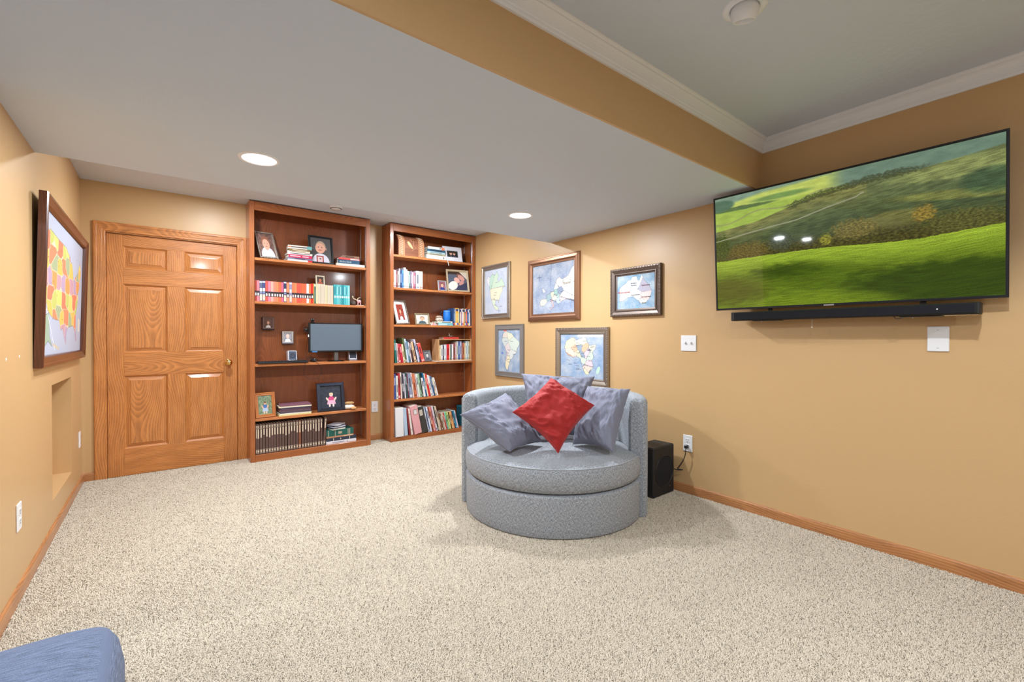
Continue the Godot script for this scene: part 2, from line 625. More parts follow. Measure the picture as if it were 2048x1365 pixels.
func room() -> void:
	var g := Geo.new()
	g.box(Vector3(-1.5, -0.06, -0.7), Vector3(9.6, 0.096, 8.8))
	structure("floor", g.mesh(), m.carpet_base, "beige carpeted floor of the den", "floor")
	g = Geo.new()
	g.box(Vector3(-1.5, HIGH + 0.06, -0.7), Vector3(9.6, 0.12, 8.8))
	structure("ceiling", g.mesh(), m.ceiling, "upper white textured ceiling", "ceiling")
	g = Geo.new()
	g.box(Vector3(-1.47, (LOW + HIGH) / 2 + 0.02, (ZS + ZF - 0.012) / 2), Vector3(9.4, HIGH - LOW + 0.04, ZF - 0.012 - ZS))
	structure("ceiling_soffit", g.mesh(), m.ceiling, "lowered white soffit ceiling holding the round lights", "ceiling")
	g = Geo.new()
	g.box(Vector3(-1.47, (LOW + HIGH) / 2 + 0.02, ZF - 0.006), Vector3(9.4, HIGH - LOW + 0.04, 0.012))
	structure("wall_soffit", g.mesh(), m.wall, "tan painted front face of the soffit", "wall")
	# back wall with the doorway left open
	g = Geo.new()
	var zc := ZB - 0.06
	g.box(Vector3((-6.2 - 0.36) / 2, 1.25, zc), Vector3(5.84, 2.5, 0.12))
	g.box(Vector3((0.572 + 3.3) / 2, 1.25, zc), Vector3(2.728, 2.5, 0.12))
	g.box(Vector3(0.106, (2.03 + 2.5) / 2, zc), Vector3(0.932, 0.47, 0.12))
	g.box(Vector3(0.106, 1.0, ZB - 0.115), Vector3(0.932, 2.1, 0.01))
	structure("wall_back", g.mesh(), m.wall, "tan back wall with the oak door and bookcases", "wall")
	# right-hand wall, half a degree out of square
	var rw := structure("wall_right", boxm(Vector3(9.2, 2.6, 0.12), 0.0, 1, Vector3(0, 1.2, -0.06)), m.wall, "tan wall with the television and framed maps", "wall", Vector3(XR0 + KR * 0.7, 0, -0.7))
	rw.rotation.y = WALL_TURN
	# partition on the left with a niche let into it
	g = Geo.new()
	var zn0 := -3.73
	var zn1 := -4.45
	var th := 0.30
	g.box(Vector3(XL - th / 2, 1.25, (-2.45 + zn0) / 2), Vector3(th, 2.5, zn0 - -2.45).abs())
	g.box(Vector3(XL - th / 2, 1.25, (zn1 + ZB) / 2), Vector3(th, 2.5, ZB - zn1).abs())
	g.box(Vector3(XL - th / 2, 0.10, (zn0 + zn1) / 2), Vector3(th, 0.20, zn0 - zn1))
	g.box(Vector3(XL - th / 2, (0.88 + 2.5) / 2, (zn0 + zn1) / 2), Vector3(th, 1.62, zn0 - zn1))
	g.box(Vector3(XL - th + 0.08, 0.54, (zn0 + zn1) / 2), Vector3(0.16, 0.70, zn0 - zn1))
	structure("wall_left", g.mesh(), m.wall, "tan partition wall with a low niche and the framed map", "wall")
	structure("wall_far_left", slab(Vector3(-6.22, 0, -5.0), Vector3(-6.1, 2.5, 3.6)), m.wall, "tan far wall of the adjoining space", "wall")
	structure("wall_front", slab(Vector3(-6.2, 0, 3.5), Vector3(3.3, 2.5, 3.62)), m.wall, "tan wall behind the viewer", "wall")
	# crown moulding
	var crown := [Vector2(0.0, 0.0), Vector2(0.010, 0.0), Vector2(0.013, 0.010), Vector2(0.013, 0.018), Vector2(0.017, 0.021), Vector2(0.019, 0.030), Vector2(0.024, 0.042), Vector2(0.032, 0.053), Vector2(0.041, 0.060), Vector2(0.041, 0.066), Vector2(0.047, 0.069), Vector2(0.052, 0.074), Vector2(0.052, 0.0803)]
	var corner := Vector3(XR0 - KR * ZF, 2.3533, ZF)
	var along := Vector3(KR, 0, -1).normalized()
	g = Geo.new()
	g.sweep(crown, Vector3(-6.1, 2.3533, ZF), corner, Vector3(0, 0, 1), Vector3.UP, 0.0, -1.0)
	structure("trim_1", g.mesh(), m.trim, "white crown moulding along the soffit face", "crown moulding")
	g = Geo.new()
	g.sweep(crown, corner, corner - along * 4.8, Vector3(-1, 0, -KR).normalized(), Vector3.UP, 1.0, 0.0)
	structure("trim_2", g.mesh(), m.trim, "white crown moulding above the television", "crown moulding")
	# baseboards
	var base := [Vector2(0.012, -0.02), Vector2(0.012, 0.046), Vector2(0.010, 0.056), Vector2(0.006, 0.062), Vector2(0.0, 0.064)]
	g = Geo.new()
	g.sweep(base, Vector3(XR0 - KR * -4.70, 0, -4.70), Vector3(XR0 - KR * 3.5, 0, 3.5), Vector3(-1, 0, -KR).normalized(), Vector3.UP)
	structure("baseboard_right", g.mesh(), m.base_oak, "oak baseboard below the television wall", "baseboard")
	g = Geo.new()
	g.sweep(base, Vector3(XL, 0, -2.45), Vector3(XL, 0, ZB), Vector3(1, 0, 0), Vector3.UP, -1.0, -1.0)
	g.sweep(base, Vector3(XL - 0.30, 0, -2.45), Vector3(XL, 0, -2.45), Vector3(0, 0, 1), Vector3.UP, 0.0, 1.0)
	structure("baseboard_left", g.mesh(), m.base_oak, "oak baseboard along the partition with the niche", "baseboard")
	g = Geo.new()
	g.sweep(base, Vector3(XL, 0, ZB), Vector3(-0.428, 0, ZB), Vector3(0, 0, 1), Vector3.UP, 1.0, 0.0)
	structure("baseboard_back", g.mesh(), m.base_oak, "short oak baseboard between the door casing and corner", "baseboard")
	g = Geo.new()
	g.sweep(base, Vector3(1.772, 0, ZB), Vector3(1.99, 0, ZB), Vector3(0, 0, 1), Vector3.UP)
	structure("baseboard_back_right", g.mesh(), m.base_oak, "short oak baseboard in the gap between the bookcases", "baseboard")


func carpet() -> void:
	# one 25 cm patch of cut-pile yarn, laid over and over in eight turns
	var g := Geo.new()
	g.colored = true
	var size := 0.25
	var n := 64
	var lean := noise(45.0, 61, 2)
	for a in n:
		for b in n:
			var x := (a + rng.randf_range(-0.4, 1.4)) / n * size - size / 2
			var z := (b + rng.randf_range(-0.4, 1.4)) / n * size - size / 2
			var r := rng.randf_range(0.0022, 0.0034)
			var hgt := rng.randf_range(0.0095, 0.0140)
			var dx := lean.get_noise_2d(x, z) * 0.005 + rng.randf_range(-0.004, 0.004)
			var dz := lean.get_noise_2d(x + 9.0, z) * 0.005 + rng.randf_range(-0.004, 0.004)
			var k := rng.randf_range(0.90, 1.07)
			if rng.randf() < 0.05:
				k *= 0.80
			g.tint = Color(0.715 * k, 0.618 * k, 0.492 * k)
			var turn := rng.randf() * TAU
			var base := g.v.size()
			for lv in 3:
				var f := lv / 2.0
				var rr: float = r * [0.9, 1.0, 0.75][lv]
				for j in 3:
					var an := turn + TAU * j / 3 + f * 1.2
					g.vert(Vector3(x + dx * f * f + cos(an) * rr, -0.012 + hgt * f, z + dz * f * f + sin(an) * rr), Vector3(cos(an), 0.35 + 0.3 * f, sin(an)).normalized())
			for lv in 2:
				for j in 3:
					var j2 := (j + 1) % 3
					g.tri(base + lv * 3 + j, base + lv * 3 + j2, base + lv * 3 + 3 + j2)
					g.tri(base + lv * 3 + j, base + lv * 3 + 3 + j2, base + lv * 3 + 3 + j)
			g.tri(base + 6, base + 7, base + 8)
	var at := []
	var x0 := XL + 0.01
	var zz := ZB + 0.02
	for a in 15:
		for b in 24:
			at.append(Vector3(x0 + (a + 0.5) * size, 0, zz + (b + 0.5) * size))
	for a in 6:
		for b in 14:
			at.append(Vector3(x0 - (a + 0.5) * size, 0, -2.5 + (b + 0.5) * size))
	var mm := MultiMesh.new()
	mm.transform_format = MultiMesh.TRANSFORM_3D
	mm.mesh = g.mesh()
	mm.instance_count = at.size()
	for k in at.size():
		mm.set_instance_transform(k, Transform3D(Basis(Vector3.UP, PI / 2 * rng.randi_range(0, 3)), at[k]))
	var o := MultiMeshInstance3D.new()
	o.name = "carpet_pile"
	o.multimesh = mm
	o.material_override = m.pile
	add_child(o)
	tag(o, "beige cut-pile carpet covering the floor of the den", "carpet", "", "stuff")


func door() -> void:
	var x0 := -0.355
	var x1 := 0.567
	var zf := ZB - 0.022          # face of the door
	var th := 0.036
	var d := Node3D.new()
	d.name = "door_1"
	add_child(d)
	tag(d, "six-panel honey oak door with a brass knob and oak casing", "door", "", "structure")
	var zc := zf - th / 2
	var xs := [[-0.25, 0.042], [0.168, 0.46]]
	var ys := [[0.218, 0.836], [1.03, 1.61], [1.747, 1.93]]
	for s in [[x0, xs[0][0]], [xs[1][1], x1]]:
		part("stile", slab(Vector3(s[0], -0.008, zf - th), Vector3(s[1], 2.028, zf), 0.0015, 1), m.oak, d)
	for r in [[-0.008, ys[0][0]], [ys[0][1], ys[1][0]], [ys[1][1], ys[2][0]], [ys[2][1], 2.028]]:
		part("rail", slab(Vector3(xs[0][0], r[0], zf - th), Vector3(xs[1][1], r[1], zf - 0.0004), 0.0015, 0), m.oak, d)
	for yy in ys:
		part("mullion", slab(Vector3(xs[0][1], yy[0], zf - th), Vector3(xs[1][0], yy[1], zf - 0.0004), 0.0015, 1), m.oak, d)
		for xx in xs:
			var w: float = xx[1] - xx[0]
			var h: float = yy[1] - yy[0]
			var g := Geo.new()
			g.ring(w, h, [Vector2(0.0, -0.001), Vector2(0.003, -0.004), Vector2(0.010, -0.011), Vector2(0.014, -0.0135), Vector2(0.040, -0.0055), Vector2(0.0405, -0.0025), Vector2(0.043, -0.002)])
			g.box(Vector3(0, 0, -0.012), Vector3(w - 0.084, h - 0.084, 0.020), 0.0, 1, Vector2(rng.randf() * 3, rng.randf() * 3))
			part("panel", g.mesh(), m.oak, d, Vector3((xx[0] + xx[1]) / 2, (yy[0] + yy[1]) / 2, zf))
	# jamb and stop
	part("jamb", slab(Vector3(x0 - 0.012, 0.0, ZB - 0.10), Vector3(x0 - 0.002, 2.04, ZB + 0.001), 0.001), m.oak, d)
	part("jamb", slab(Vector3(x1 + 0.002, 0.0, ZB - 0.10), Vector3(x1 + 0.012, 2.04, ZB + 0.001), 0.001), m.oak, d)
	part("jamb", slab(Vector3(x0 - 0.012, 2.031, ZB - 0.10), Vector3(x1 + 0.012, 2.043, ZB + 0.001), 0.001, 0), m.oak, d)
	# moulded casing, mitred at the top
	var prof := [Vector2(0.0, 0.0), Vector2(0.0, 0.008), Vector2(0.004, 0.011), Vector2(0.018, 0.011), Vector2(0.022, 0.014), Vector2(0.050, 0.016), Vector2(0.056, 0.020), Vector2(0.068, 0.020), Vector2(0.074, 0.017), Vector2(0.074, 0.0)]
	var sw := []
	for p in prof:
		sw.append(Vector2(p.y, p.x))
	var top := 2.036
	for s in [-1.0, 1.0]:
		var g := Geo.new()
		var xe := x0 - 0.004 if s < 0 else x1 + 0.004
		var wide := 0.074
		for k in prof.size() - 1:
			var a: Vector2 = prof[k]
			var b: Vector2 = prof[k + 1]
			var dd := (b - a).normalized()
			g.quad([Vector3(xe + s * a.x, -0.01, ZB + a.y), Vector3(xe + s * b.x, -0.01, ZB + b.y), Vector3(xe + s * b.x, top + b.x, ZB + b.y), Vector3(xe + s * a.x, top + a.x, ZB + a.y)], Vector3(-s * dd.y, 0, absf(dd.x) if absf(dd.x) > 0.01 else 0.0).normalized(), [Vector2(a.x + 1.1, 0), Vector2(b.x + 1.1, 0), Vector2(b.x + 1.1, 2.1), Vector2(a.x + 1.1, 2.1)])
		part("casing", g.mesh(), m.oak, d)
	var gt := Geo.new()
	for k in prof.size() - 1:
		var a: Vector2 = prof[k]
		var b: Vector2 = prof[k + 1]
		var dd := (b - a).normalized()
		gt.quad([Vector3(x0 - 0.004 - a.x, top + a.x, ZB + a.y), Vector3(x1 + 0.004 + a.x, top + a.x, ZB + a.y), Vector3(x1 + 0.004 + b.x, top + b.x, ZB + b.y), Vector3(x0 - 0.004 - b.x, top + b.x, ZB + b.y)], Vector3(0, -dd.y, absf(dd.x) if absf(dd.x) > 0.01 else 0.0).normalized(), [Vector2(a.x + 0.7, 0), Vector2(a.x + 0.7, 1.0), Vector2(b.x + 0.7, 1.0), Vector2(b.x + 0.7, 0)])
	part("casing", gt.mesh(), m.oak, d)
	# knob
	var fwd := Basis(Vector3.RIGHT, PI / 2)
	var knob := part("knob", lathem([Vector2(0.0, 0.0), Vector2(0.032, 0.0), Vector2(0.032, 0.004), Vector2(0.026, 0.008), Vector2(0.012, 0.011), Vector2(0.011, 0.026), Vector2(0.018, 0.032), Vector2(0.026, 0.042), Vector2(0.028, 0.052), Vector2(0.024, 0.061), Vector2(0.014, 0.067), Vector2(0.0, 0.069)], 32, Vector3.ZERO, fwd), m.brass, d, Vector3(0.497, 0.925, zf))
	knob.set_meta("label", "round polished brass knob")


func bookcase(label: String, x0: float, x1: float, zf: float, shelves: Array, floor_y: float) -> void:
	var o := thing("bookcase", label, "bookcase", Vector3(0, 0, 0))
	var zb := ZB + 0.004
	var top := 2.424
	var st := 0.040
	var bt := 0.040
	part("side_panel", slab(Vector3(x0, -0.01, zb), Vector3(x0 + bt, top - 0.002, zf - 0.019), 0.001), m.case, o)
	part("side_panel", slab(Vector3(x1 - bt, -0.01, zb), Vector3(x1, top - 0.002, zf - 0.019), 0.001), m.case, o)
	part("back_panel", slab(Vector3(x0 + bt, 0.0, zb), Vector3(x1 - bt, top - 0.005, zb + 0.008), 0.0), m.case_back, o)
	part("stile", slab(Vector3(x0, -0.01, zf - 0.019), Vector3(x0 + st, top, zf), 0.002), m.case, o)
	part("stile", slab(Vector3(x1 - st - 0.004, -0.01, zf - 0.019), Vector3(x1, top, zf), 0.002), m.case, o)
	part("top_rail", slab(Vector3(x0 + st, 2.342, zf - 0.019), Vector3(x1 - st - 0.004, top, zf - 0.0003), 0.002, 0), m.case, o)
	part("bottom_rail", slab(Vector3(x0 + st, -0.01, zf - 0.019), Vector3(x1 - st - 0.004, floor_y, zf - 0.0003), 0.002, 0), m.case, o)
	part("top_board", slab(Vector3(x0 + bt, 2.39, zb + 0.008), Vector3(x1 - bt, 2.41, zf - 0.019), 0.0, 0), m.case, o)
	part("bottom_board", slab(Vector3(x0 + bt, floor_y - 0.02, zb + 0.008), Vector3(x1 - bt, floor_y - 0.0005, zf - 0.0195), 0.0, 0), m.case, o)
	for y in shelves:
		part("shelf", slab(Vector3(x0 + bt + 0.003, y - 0.024, zb + 0.009), Vector3(x1 - bt - 0.003, y, zf - 0.0205), 0.0015, 0), m.shelf, o)
		part("shelf_edge", slab(Vector3(x0 + st + 0.001, y - 0.0245, zf - 0.020), Vector3(x1 - st - 0.005, y, zf - 0.006), 0.002, 0), m.shelf, o)
	for s in [[x0 + bt, 1.0], [x1 - bt, -1.0]]:
		for z in [zb + 0.03, zf - 0.034]:
			var g := Geo.new()
			var xa: float = s[0]
			g.box(Vector3(xa + s[1] * 0.0015, 1.2, z), Vector3(0.003, 2.3, 0.018), 0.0008)
			part("shelf_standard", g.mesh(), m.steel, o)


func bookcases() -> void:
	bookcase("tall red-brown oak bookcase beside the door, holding the monitor", 0.642, 1.772, -4.742, [1.904, 1.499, 0.911, 0.400], 0.062)
	bookcase("tall red-brown oak bookcase in the corner, holding the row of binders", 1.99, 3.108, -4.723, [2.084, 1.717, 1.303, 0.872, 0.466], 0.048)


# ------------------------------------------------------------------ cuddle chair

const CHAIR := Vector3(2.171, 0, -2.313)
const CHAIR_FACE := 2.460     # 141 degrees from +x towards +z
const CHAIR_HALF := 1.385     # half of the open front


func seat_radius(a: float, outer: float, inner: float) -> float:
	var d := absf(wrapf(a - CHAIR_FACE, -PI, PI))
	return lerpf(outer, inner, smoothstep(CHAIR_HALF - 0.06, CHAIR_HALF + 0.06, d))


func round_skin(g: Geo, profile: Array, seg: int) -> void:
	# profile of (distance inside the rim, height); the rim follows seat_radius
	var rows := []
	var uvs := []
	var run := 0.0
	for k in profile.size():
		var p: Vector2 = profile[k]
		if k > 0:
			run += p.distance_to(profile[k - 1])
		var row := []
		var ur := []
		for s in seg + 1:
			var a := TAU * s / seg
			var r := maxf(seat_radius(a, 0.606, 0.526) - p.x, 0.0)
			row.append(Vector3(cos(a) * r, p.y, sin(a) * r))
			if absf(p.x) < 0.08:
				ur.append(Vector2(a * 0.598, run))
			else:
				ur.append(Vector2(cos(a) * r, sin(a) * r))
		rows.append(row)
		uvs.append(ur)
	g.skin(rows, false, uvs, false, Vector3.UP)


func cuddle_chair() -> void:
	var o := thing("cuddle_chair", "round blue-grey woven cuddle chair with scatter pillows by the framed maps", "armchair", CHAIR)
	var g := Geo.new()
	round_skin(g, [Vector2(0.05, 0.0), Vector2(0.008, 0.0), Vector2(0.002, 0.01), Vector2(0.0, 0.05), Vector2(-0.001, 0.15), Vector2(0.0, 0.235), Vector2(0.006, 0.246), Vector2(0.06, 0.249), Vector2(0.6, 0.249)], 96)
	part("base", g.mesh(), m.weave, o)
	g = Geo.new()
	round_skin(g, [Vector2(0.6, 0.2495), Vector2(0.07, 0.2495), Vector2(0.03, 0.252), Vector2(0.012, 0.262), Vector2(-0.002, 0.290), Vector2(-0.006, 0.33), Vector2(-0.003, 0.37), Vector2(0.004, 0.392), Vector2(0.010, 0.400)], 96)
	var fine := noise(3.0, 71, 2)
	part("seat_cushion", g.mesh(), m.weave, o)
	g = Geo.new()
	round_skin(g, [Vector2(0.010, 0.400), Vector2(0.022, 0.406), Vector2(0.06, 0.419), Vector2(0.12, 0.432), Vector2(0.2, 0.441), Vector2(0.3, 0.446), Vector2(0.45, 0.448), Vector2(0.6, 0.448)], 96)
	for k in g.v.size():      # sat-on unevenness of the top
		var p := g.v[k]
		var edge := clampf((0.59 - Vector2(p.x, p.z).length()) * 6.0, 0.0, 1.0)
		g.v[k].y += fine.get_noise_2d(p.x, p.z) * 0.008 * edge
	part("seat_top", g.mesh(), m.weave, o.get_node("seat_cushion"))
	var path := []
	for s in 97:
		var a := CHAIR_FACE - 1.38 + 2.76 * s / 96.0
		var r := seat_radius(a, 0.606, 0.526) - 0.008
		path.append(Vector3(cos(a) * r, 0.4005, sin(a) * r))
	part("piping", tubem(path, 0.0032, 6), m.weave, o.get_node("seat_cushion"))
	# the wrap-round back
	g = Geo.new()
	var ri := 0.530
	var ro := 0.640
	var top := 0.765
	var prof := []       # (radius, height), outside foot up and over to the inside foot
	prof.append(Vector2(ro, 0.002))
	prof.append(Vector2(ro + 0.002, 0.25))
	prof.append(Vector2(ro + 0.002, 0.5))
	prof.append(Vector2(ro, 0.69))
	for k in 7:
		var a := PI / 2 * k / 6
		prof.append(Vector2(ro - 0.042 + 0.042 * cos(a), top - 0.042 + 0.042 * sin(a)))
	for k in 7:
		var a := PI / 2 + PI / 2 * k / 6
		prof.append(Vector2(ri + 0.042 + 0.042 * cos(a), top - 0.042 + 0.042 * sin(a)))
	prof.append(Vector2(ri - 0.006, 0.6))
	prof.append(Vector2(ri - 0.004, 0.45))
	prof.append(Vector2(ri, 0.3))
	prof.append(Vector2(ri, 0.002))
	var rows := []
	var uvs := []
	var a0 := CHAIR_FACE + CHAIR_HALF
	var a1 := CHAIR_FACE + TAU - CHAIR_HALF
	var steps := 80
	var rc := (ri + ro) / 2
	for s in steps + 9:
		var f := clampf((s - 4.0) / steps, 0.0, 1.0)
		var grow := 1.0
		var extra := 0.0
		if s < 4:
			var e := (4 - s) / 4.0
			grow = 1.0 - 0.34 * (1.0 - sqrt(1.0 - e * e))
			extra = -0.030 * e
		elif s > steps + 4:
			var e := (s - steps - 4) / 4.0
			grow = 1.0 - 0.34 * (1.0 - sqrt(1.0 - e * e))
			extra = 0.030 * e
		var a := lerpf(a0, a1, f) + extra / rc
		var row := []
		var ur := []
		var run := 0.0
		for k in prof.size():
			var p: Vector2 = prof[k]
			if k > 0:
				run += p.distance_to(prof[k - 1])
			var r := rc + (p.x - rc) * grow
			var y := p.y if p.y < 0.5 else p.y - (1.0 - grow) * 0.06
			row.append(Vector3(cos(a) * r, y, sin(a) * r))
			ur.append(Vector2(a * rc, run))
		rows.append(row)
		uvs.append(ur)
	g.skin(rows, false, uvs)
	for e in [0, rows.size() - 1]:     # the two end faces
		var row: Array = rows[e]
		var an := a0 if e == 0 else a1
		var nn := Vector3(-sin(an), 0, cos(an)) * (-1.0 if e == 0 else 1.0)
		var last := row.size() - 1
		for k in row.size() / 2:
			var ps := [row[k], row[k + 1], row[last - k - 1], row[last - k]]
			var uv := []
			for p in ps:
				uv.append(Vector2(Vector2(p.x, p.z).length(), p.y))
			g.quad(ps, nn, uv)
	part("backrest", g.mesh(), m.weave, o)
	for e in [a0, a1]:       # welt along the outer edge of each end
		var wp := []
		for k in 24:
			var y := 0.01 + 0.72 * k / 23.0
			wp.append(Vector3(cos(e) * (ro + 0.001), y, sin(e) * (ro + 0.001)))
		part("welt", tubem(wp, 0.0035, 6), m.weave, o)


# ------------------------------------------------------------------ pillows

# corners: bottom, right, top, left (or the four in turn), seen from the front
func pillow(label: String, mt: Material, corners: Array, thick: float, seed_: int) -> void:
	var centre: Vector3 = (corners[0] + corners[1] + corners[2] + corners[3]) / 4.0
	var o := thing("pillow", label, "pillow", centre, 0.0, "scatter pillows on the round chair")
	var cs := []
	for p in corners:
		cs.append(p - centre)
	var nrm: Vector3 = (cs[1] - cs[3]).cross(cs[2] - cs[0]).normalized()
	var n := 56
	var fold := noise(1.0, seed_, 3)
	var spot := func(u: float, v: float) -> Vector3:
		# edges drawn in between the pointed corners
		var uu := u * (1.0 - 0.11 * (1.0 - v * v) * u * u)
		var vv := v * (1.0 - 0.11 * (1.0 - u * u) * v * v)
		var lo: Vector3 = (cs[0] as Vector3).lerp(cs[1], (uu + 1.0) / 2.0)
		var hi: Vector3 = (cs[3] as Vector3).lerp(cs[2], (uu + 1.0) / 2.0)
		return lo.lerp(hi, (vv + 1.0) / 2.0)
	for side in [1.0, -1.0]:
		var g := Geo.new()
		var rows := []
		var uvs := []
		for a in n + 1:
			var row := []
			var ur := []
			for b in n + 1:
				var u := sin((-1.0 + 2.0 * b / n) * PI / 2)
				var v := sin((-1.0 + 2.0 * a / n) * PI / 2)
				var body := pow(maxf((1.0 - u * u) * (1.0 - v * v), 0.0), 0.38)
				var fl := fold.get_noise_2d(u * 0.9 + 4.0 * side, v * 0.9)
				var wr := fold.get_noise_2d(u * 2.2 + v * 1.0 + 20.0, v * 0.7 - u * 0.5)
				var ridge := 1.0 - absf(wr) * 3.0
				var rim := maxf(absf(u), absf(v))
				var pucker := smoothstep(0.55, 0.95, rim) * sin((u * v) * 26.0 + fl * 9.0)
				var z: float = thick / 2 * body * (1.0 + 0.35 * fl) + body * (0.024 * maxf(ridge, 0.0) * smoothstep(0.15, 0.8, rim) + 0.0035 * pucker)
				if side < 0.0:
					z = maxf(z * 0.6, 0.0)
				row.append(spot.call(u, v) + nrm * z * side)
				ur.append(Vector2(u, v) * 0.2)
			rows.append(row)
			uvs.append(ur)
		g.skin(rows, false, uvs, false, nrm * side)
		part("front" if side > 0 else "back", g.mesh(), mt, o)
	var path := []
	for s in 4:
		for k in 24:
			var f := -1.0 + 2.0 * k / 24.0
			var uv: Vector2 = [Vector2(f, -1), Vector2(1, f), Vector2(-f, 1), Vector2(-1, -f)][s]
			path.append(spot.call(uv.x, uv.y))
	path.append(path[0])
	part("seam", tubem(path, 0.0026, 6), mt, o)


func pillows() -> void:
	pillow("grey velvet pillow at the rear, behind the red pillow", m.velvet, [Vector3(1.985, 0.462, -2.375), Vector3(2.275, 0.480, -2.115), Vector3(2.556, 0.866, -2.267), Vector3(2.125, 0.888, -2.604)], 0.18, 11)
	pillow("grey velvet pillow slumped over the chair's side next to the binders", m.velvet, [Vector3(1.677, 0.462, -2.167), Vector3(1.965, 0.475, -2.196), Vector3(1.919, 0.765, -2.536), Vector3(1.489, 0.671, -2.441)], 0.18, 12)
	pillow("grey velvet pillow standing on edge nearest the subwoofer", m.velvet, [Vector3(2.118, 0.462, -2.063), Vector3(2.17, 0.462, -1.775), Vector3(2.387, 0.826, -1.815), Vector3(2.398, 0.812, -2.188)], 0.18, 13)
	pillow("crushed red velvet pillow standing on one corner", m.red_velvet, [Vector3(1.890, 0.460, -1.965), Vector3(2.190, 0.725, -1.945), Vector3(2.050, 0.889, -2.200), Vector3(1.740, 0.690, -2.222)], 0.21, 14)


func sofa() -> void:
	var o := thing("sofa", "blue heathered fabric sofa seat nearest the viewer", "sofa", Vector3(-0.62, 0, -0.72))
	var fine := noise(2.0, 81, 2)
	# local box: x -0.5..0.545, z -0.83..0.8
	var g := Geo.new()
	var hx := 0.54
	var hz := 0.825
	var rows := []
	var uvs := []
	var prof := [Vector2(0.06, 0.20), Vector2(0.014, 0.205), Vector2(0.002, 0.23), Vector2(-0.008, 0.30), Vector2(-0.008, 0.36), Vector2(0.0, 0.41), Vector2(0.012, 0.436), Vector2(0.03, 0.447), Vector2(0.08, 0.456), Vector2(0.2, 0.466), Vector2(0.5, 0.472)]
	var run := 0.0
	for k in prof.size():
		var p: Vector2 = prof[k]
		if k:
			run += p.distance_to(prof[k - 1])
		var row := []
		var ur := []
		for s in 129:
			var a := TAU * s / 128
			var e := 0.11         # nearly a rectangle
			var cx := signf(cos(a)) * pow(absf(cos(a)), e) * maxf(hx - p.x, 0.0)
			var cz := signf(sin(a)) * pow(absf(sin(a)), e) * maxf(hz - p.x, 0.0)
			row.append(Vector3(cx, p.y + (fine.get_noise_2d(cx, cz) * 0.01 if p.x > 0.05 else 0.0), cz))
			ur.append(Vector2(cx, cz) if p.x > 0.02 else Vector2((cx if absf(cz) > hz * 0.97 else cz), run))
		rows.append(row)
		uvs.append(ur)
	g.skin(rows, false, uvs, false, Vector3.UP)
	part("seat_cushion", g.mesh(), m.sofa, o)
	part("base", boxm(Vector3(1.04, 0.15, 1.60), 0.02, 1, Vector3(0, 0.124, 0)), m.sofa, o)
	part("backrest", boxm(Vector3(0.2, 0.62, 1.66), 0.05, 1, Vector3(-0.66, 0.52, 0)), m.sofa, o)
	for sx in [-0.46, 0.46]:
		for sz in [-0.74, 0.74]:
			part("leg", lathem([Vector2(0.0, 0.0), Vector2(0.02, 0.0), Vector2(0.028, 0.05), Vector2(0.0, 0.05)], 16, Vector3(sx, 0, sz)), m.dark_wood, o)


# ------------------------------------------------------------------ television

func on_wall(z: float, y: float, off: float) -> Vector3:
	return Vector3(XR0 - KR * z, y, z) + Vector3(-1, 0, -KR).normalized() * off


func line_at(pts: Array, x: float) -> float:
	for k in pts.size() - 1:
		if x <= pts[k + 1][0] or k == pts.size() - 2:
			return lerpf(pts[k][1], pts[k + 1][1], clampf((x - pts[k][0]) / (pts[k + 1][0] - pts[k][0]), 0.0, 1.0))
	return 0.0


func soft(x: float, y: float, cx: float, cy: float, rx: float, ry: float) -> float:
	return clampf(1.0 - sqrt(pow((x - cx) / rx, 2.0) + pow((y - cy) / ry, 2.0)), 0.0, 1.0)


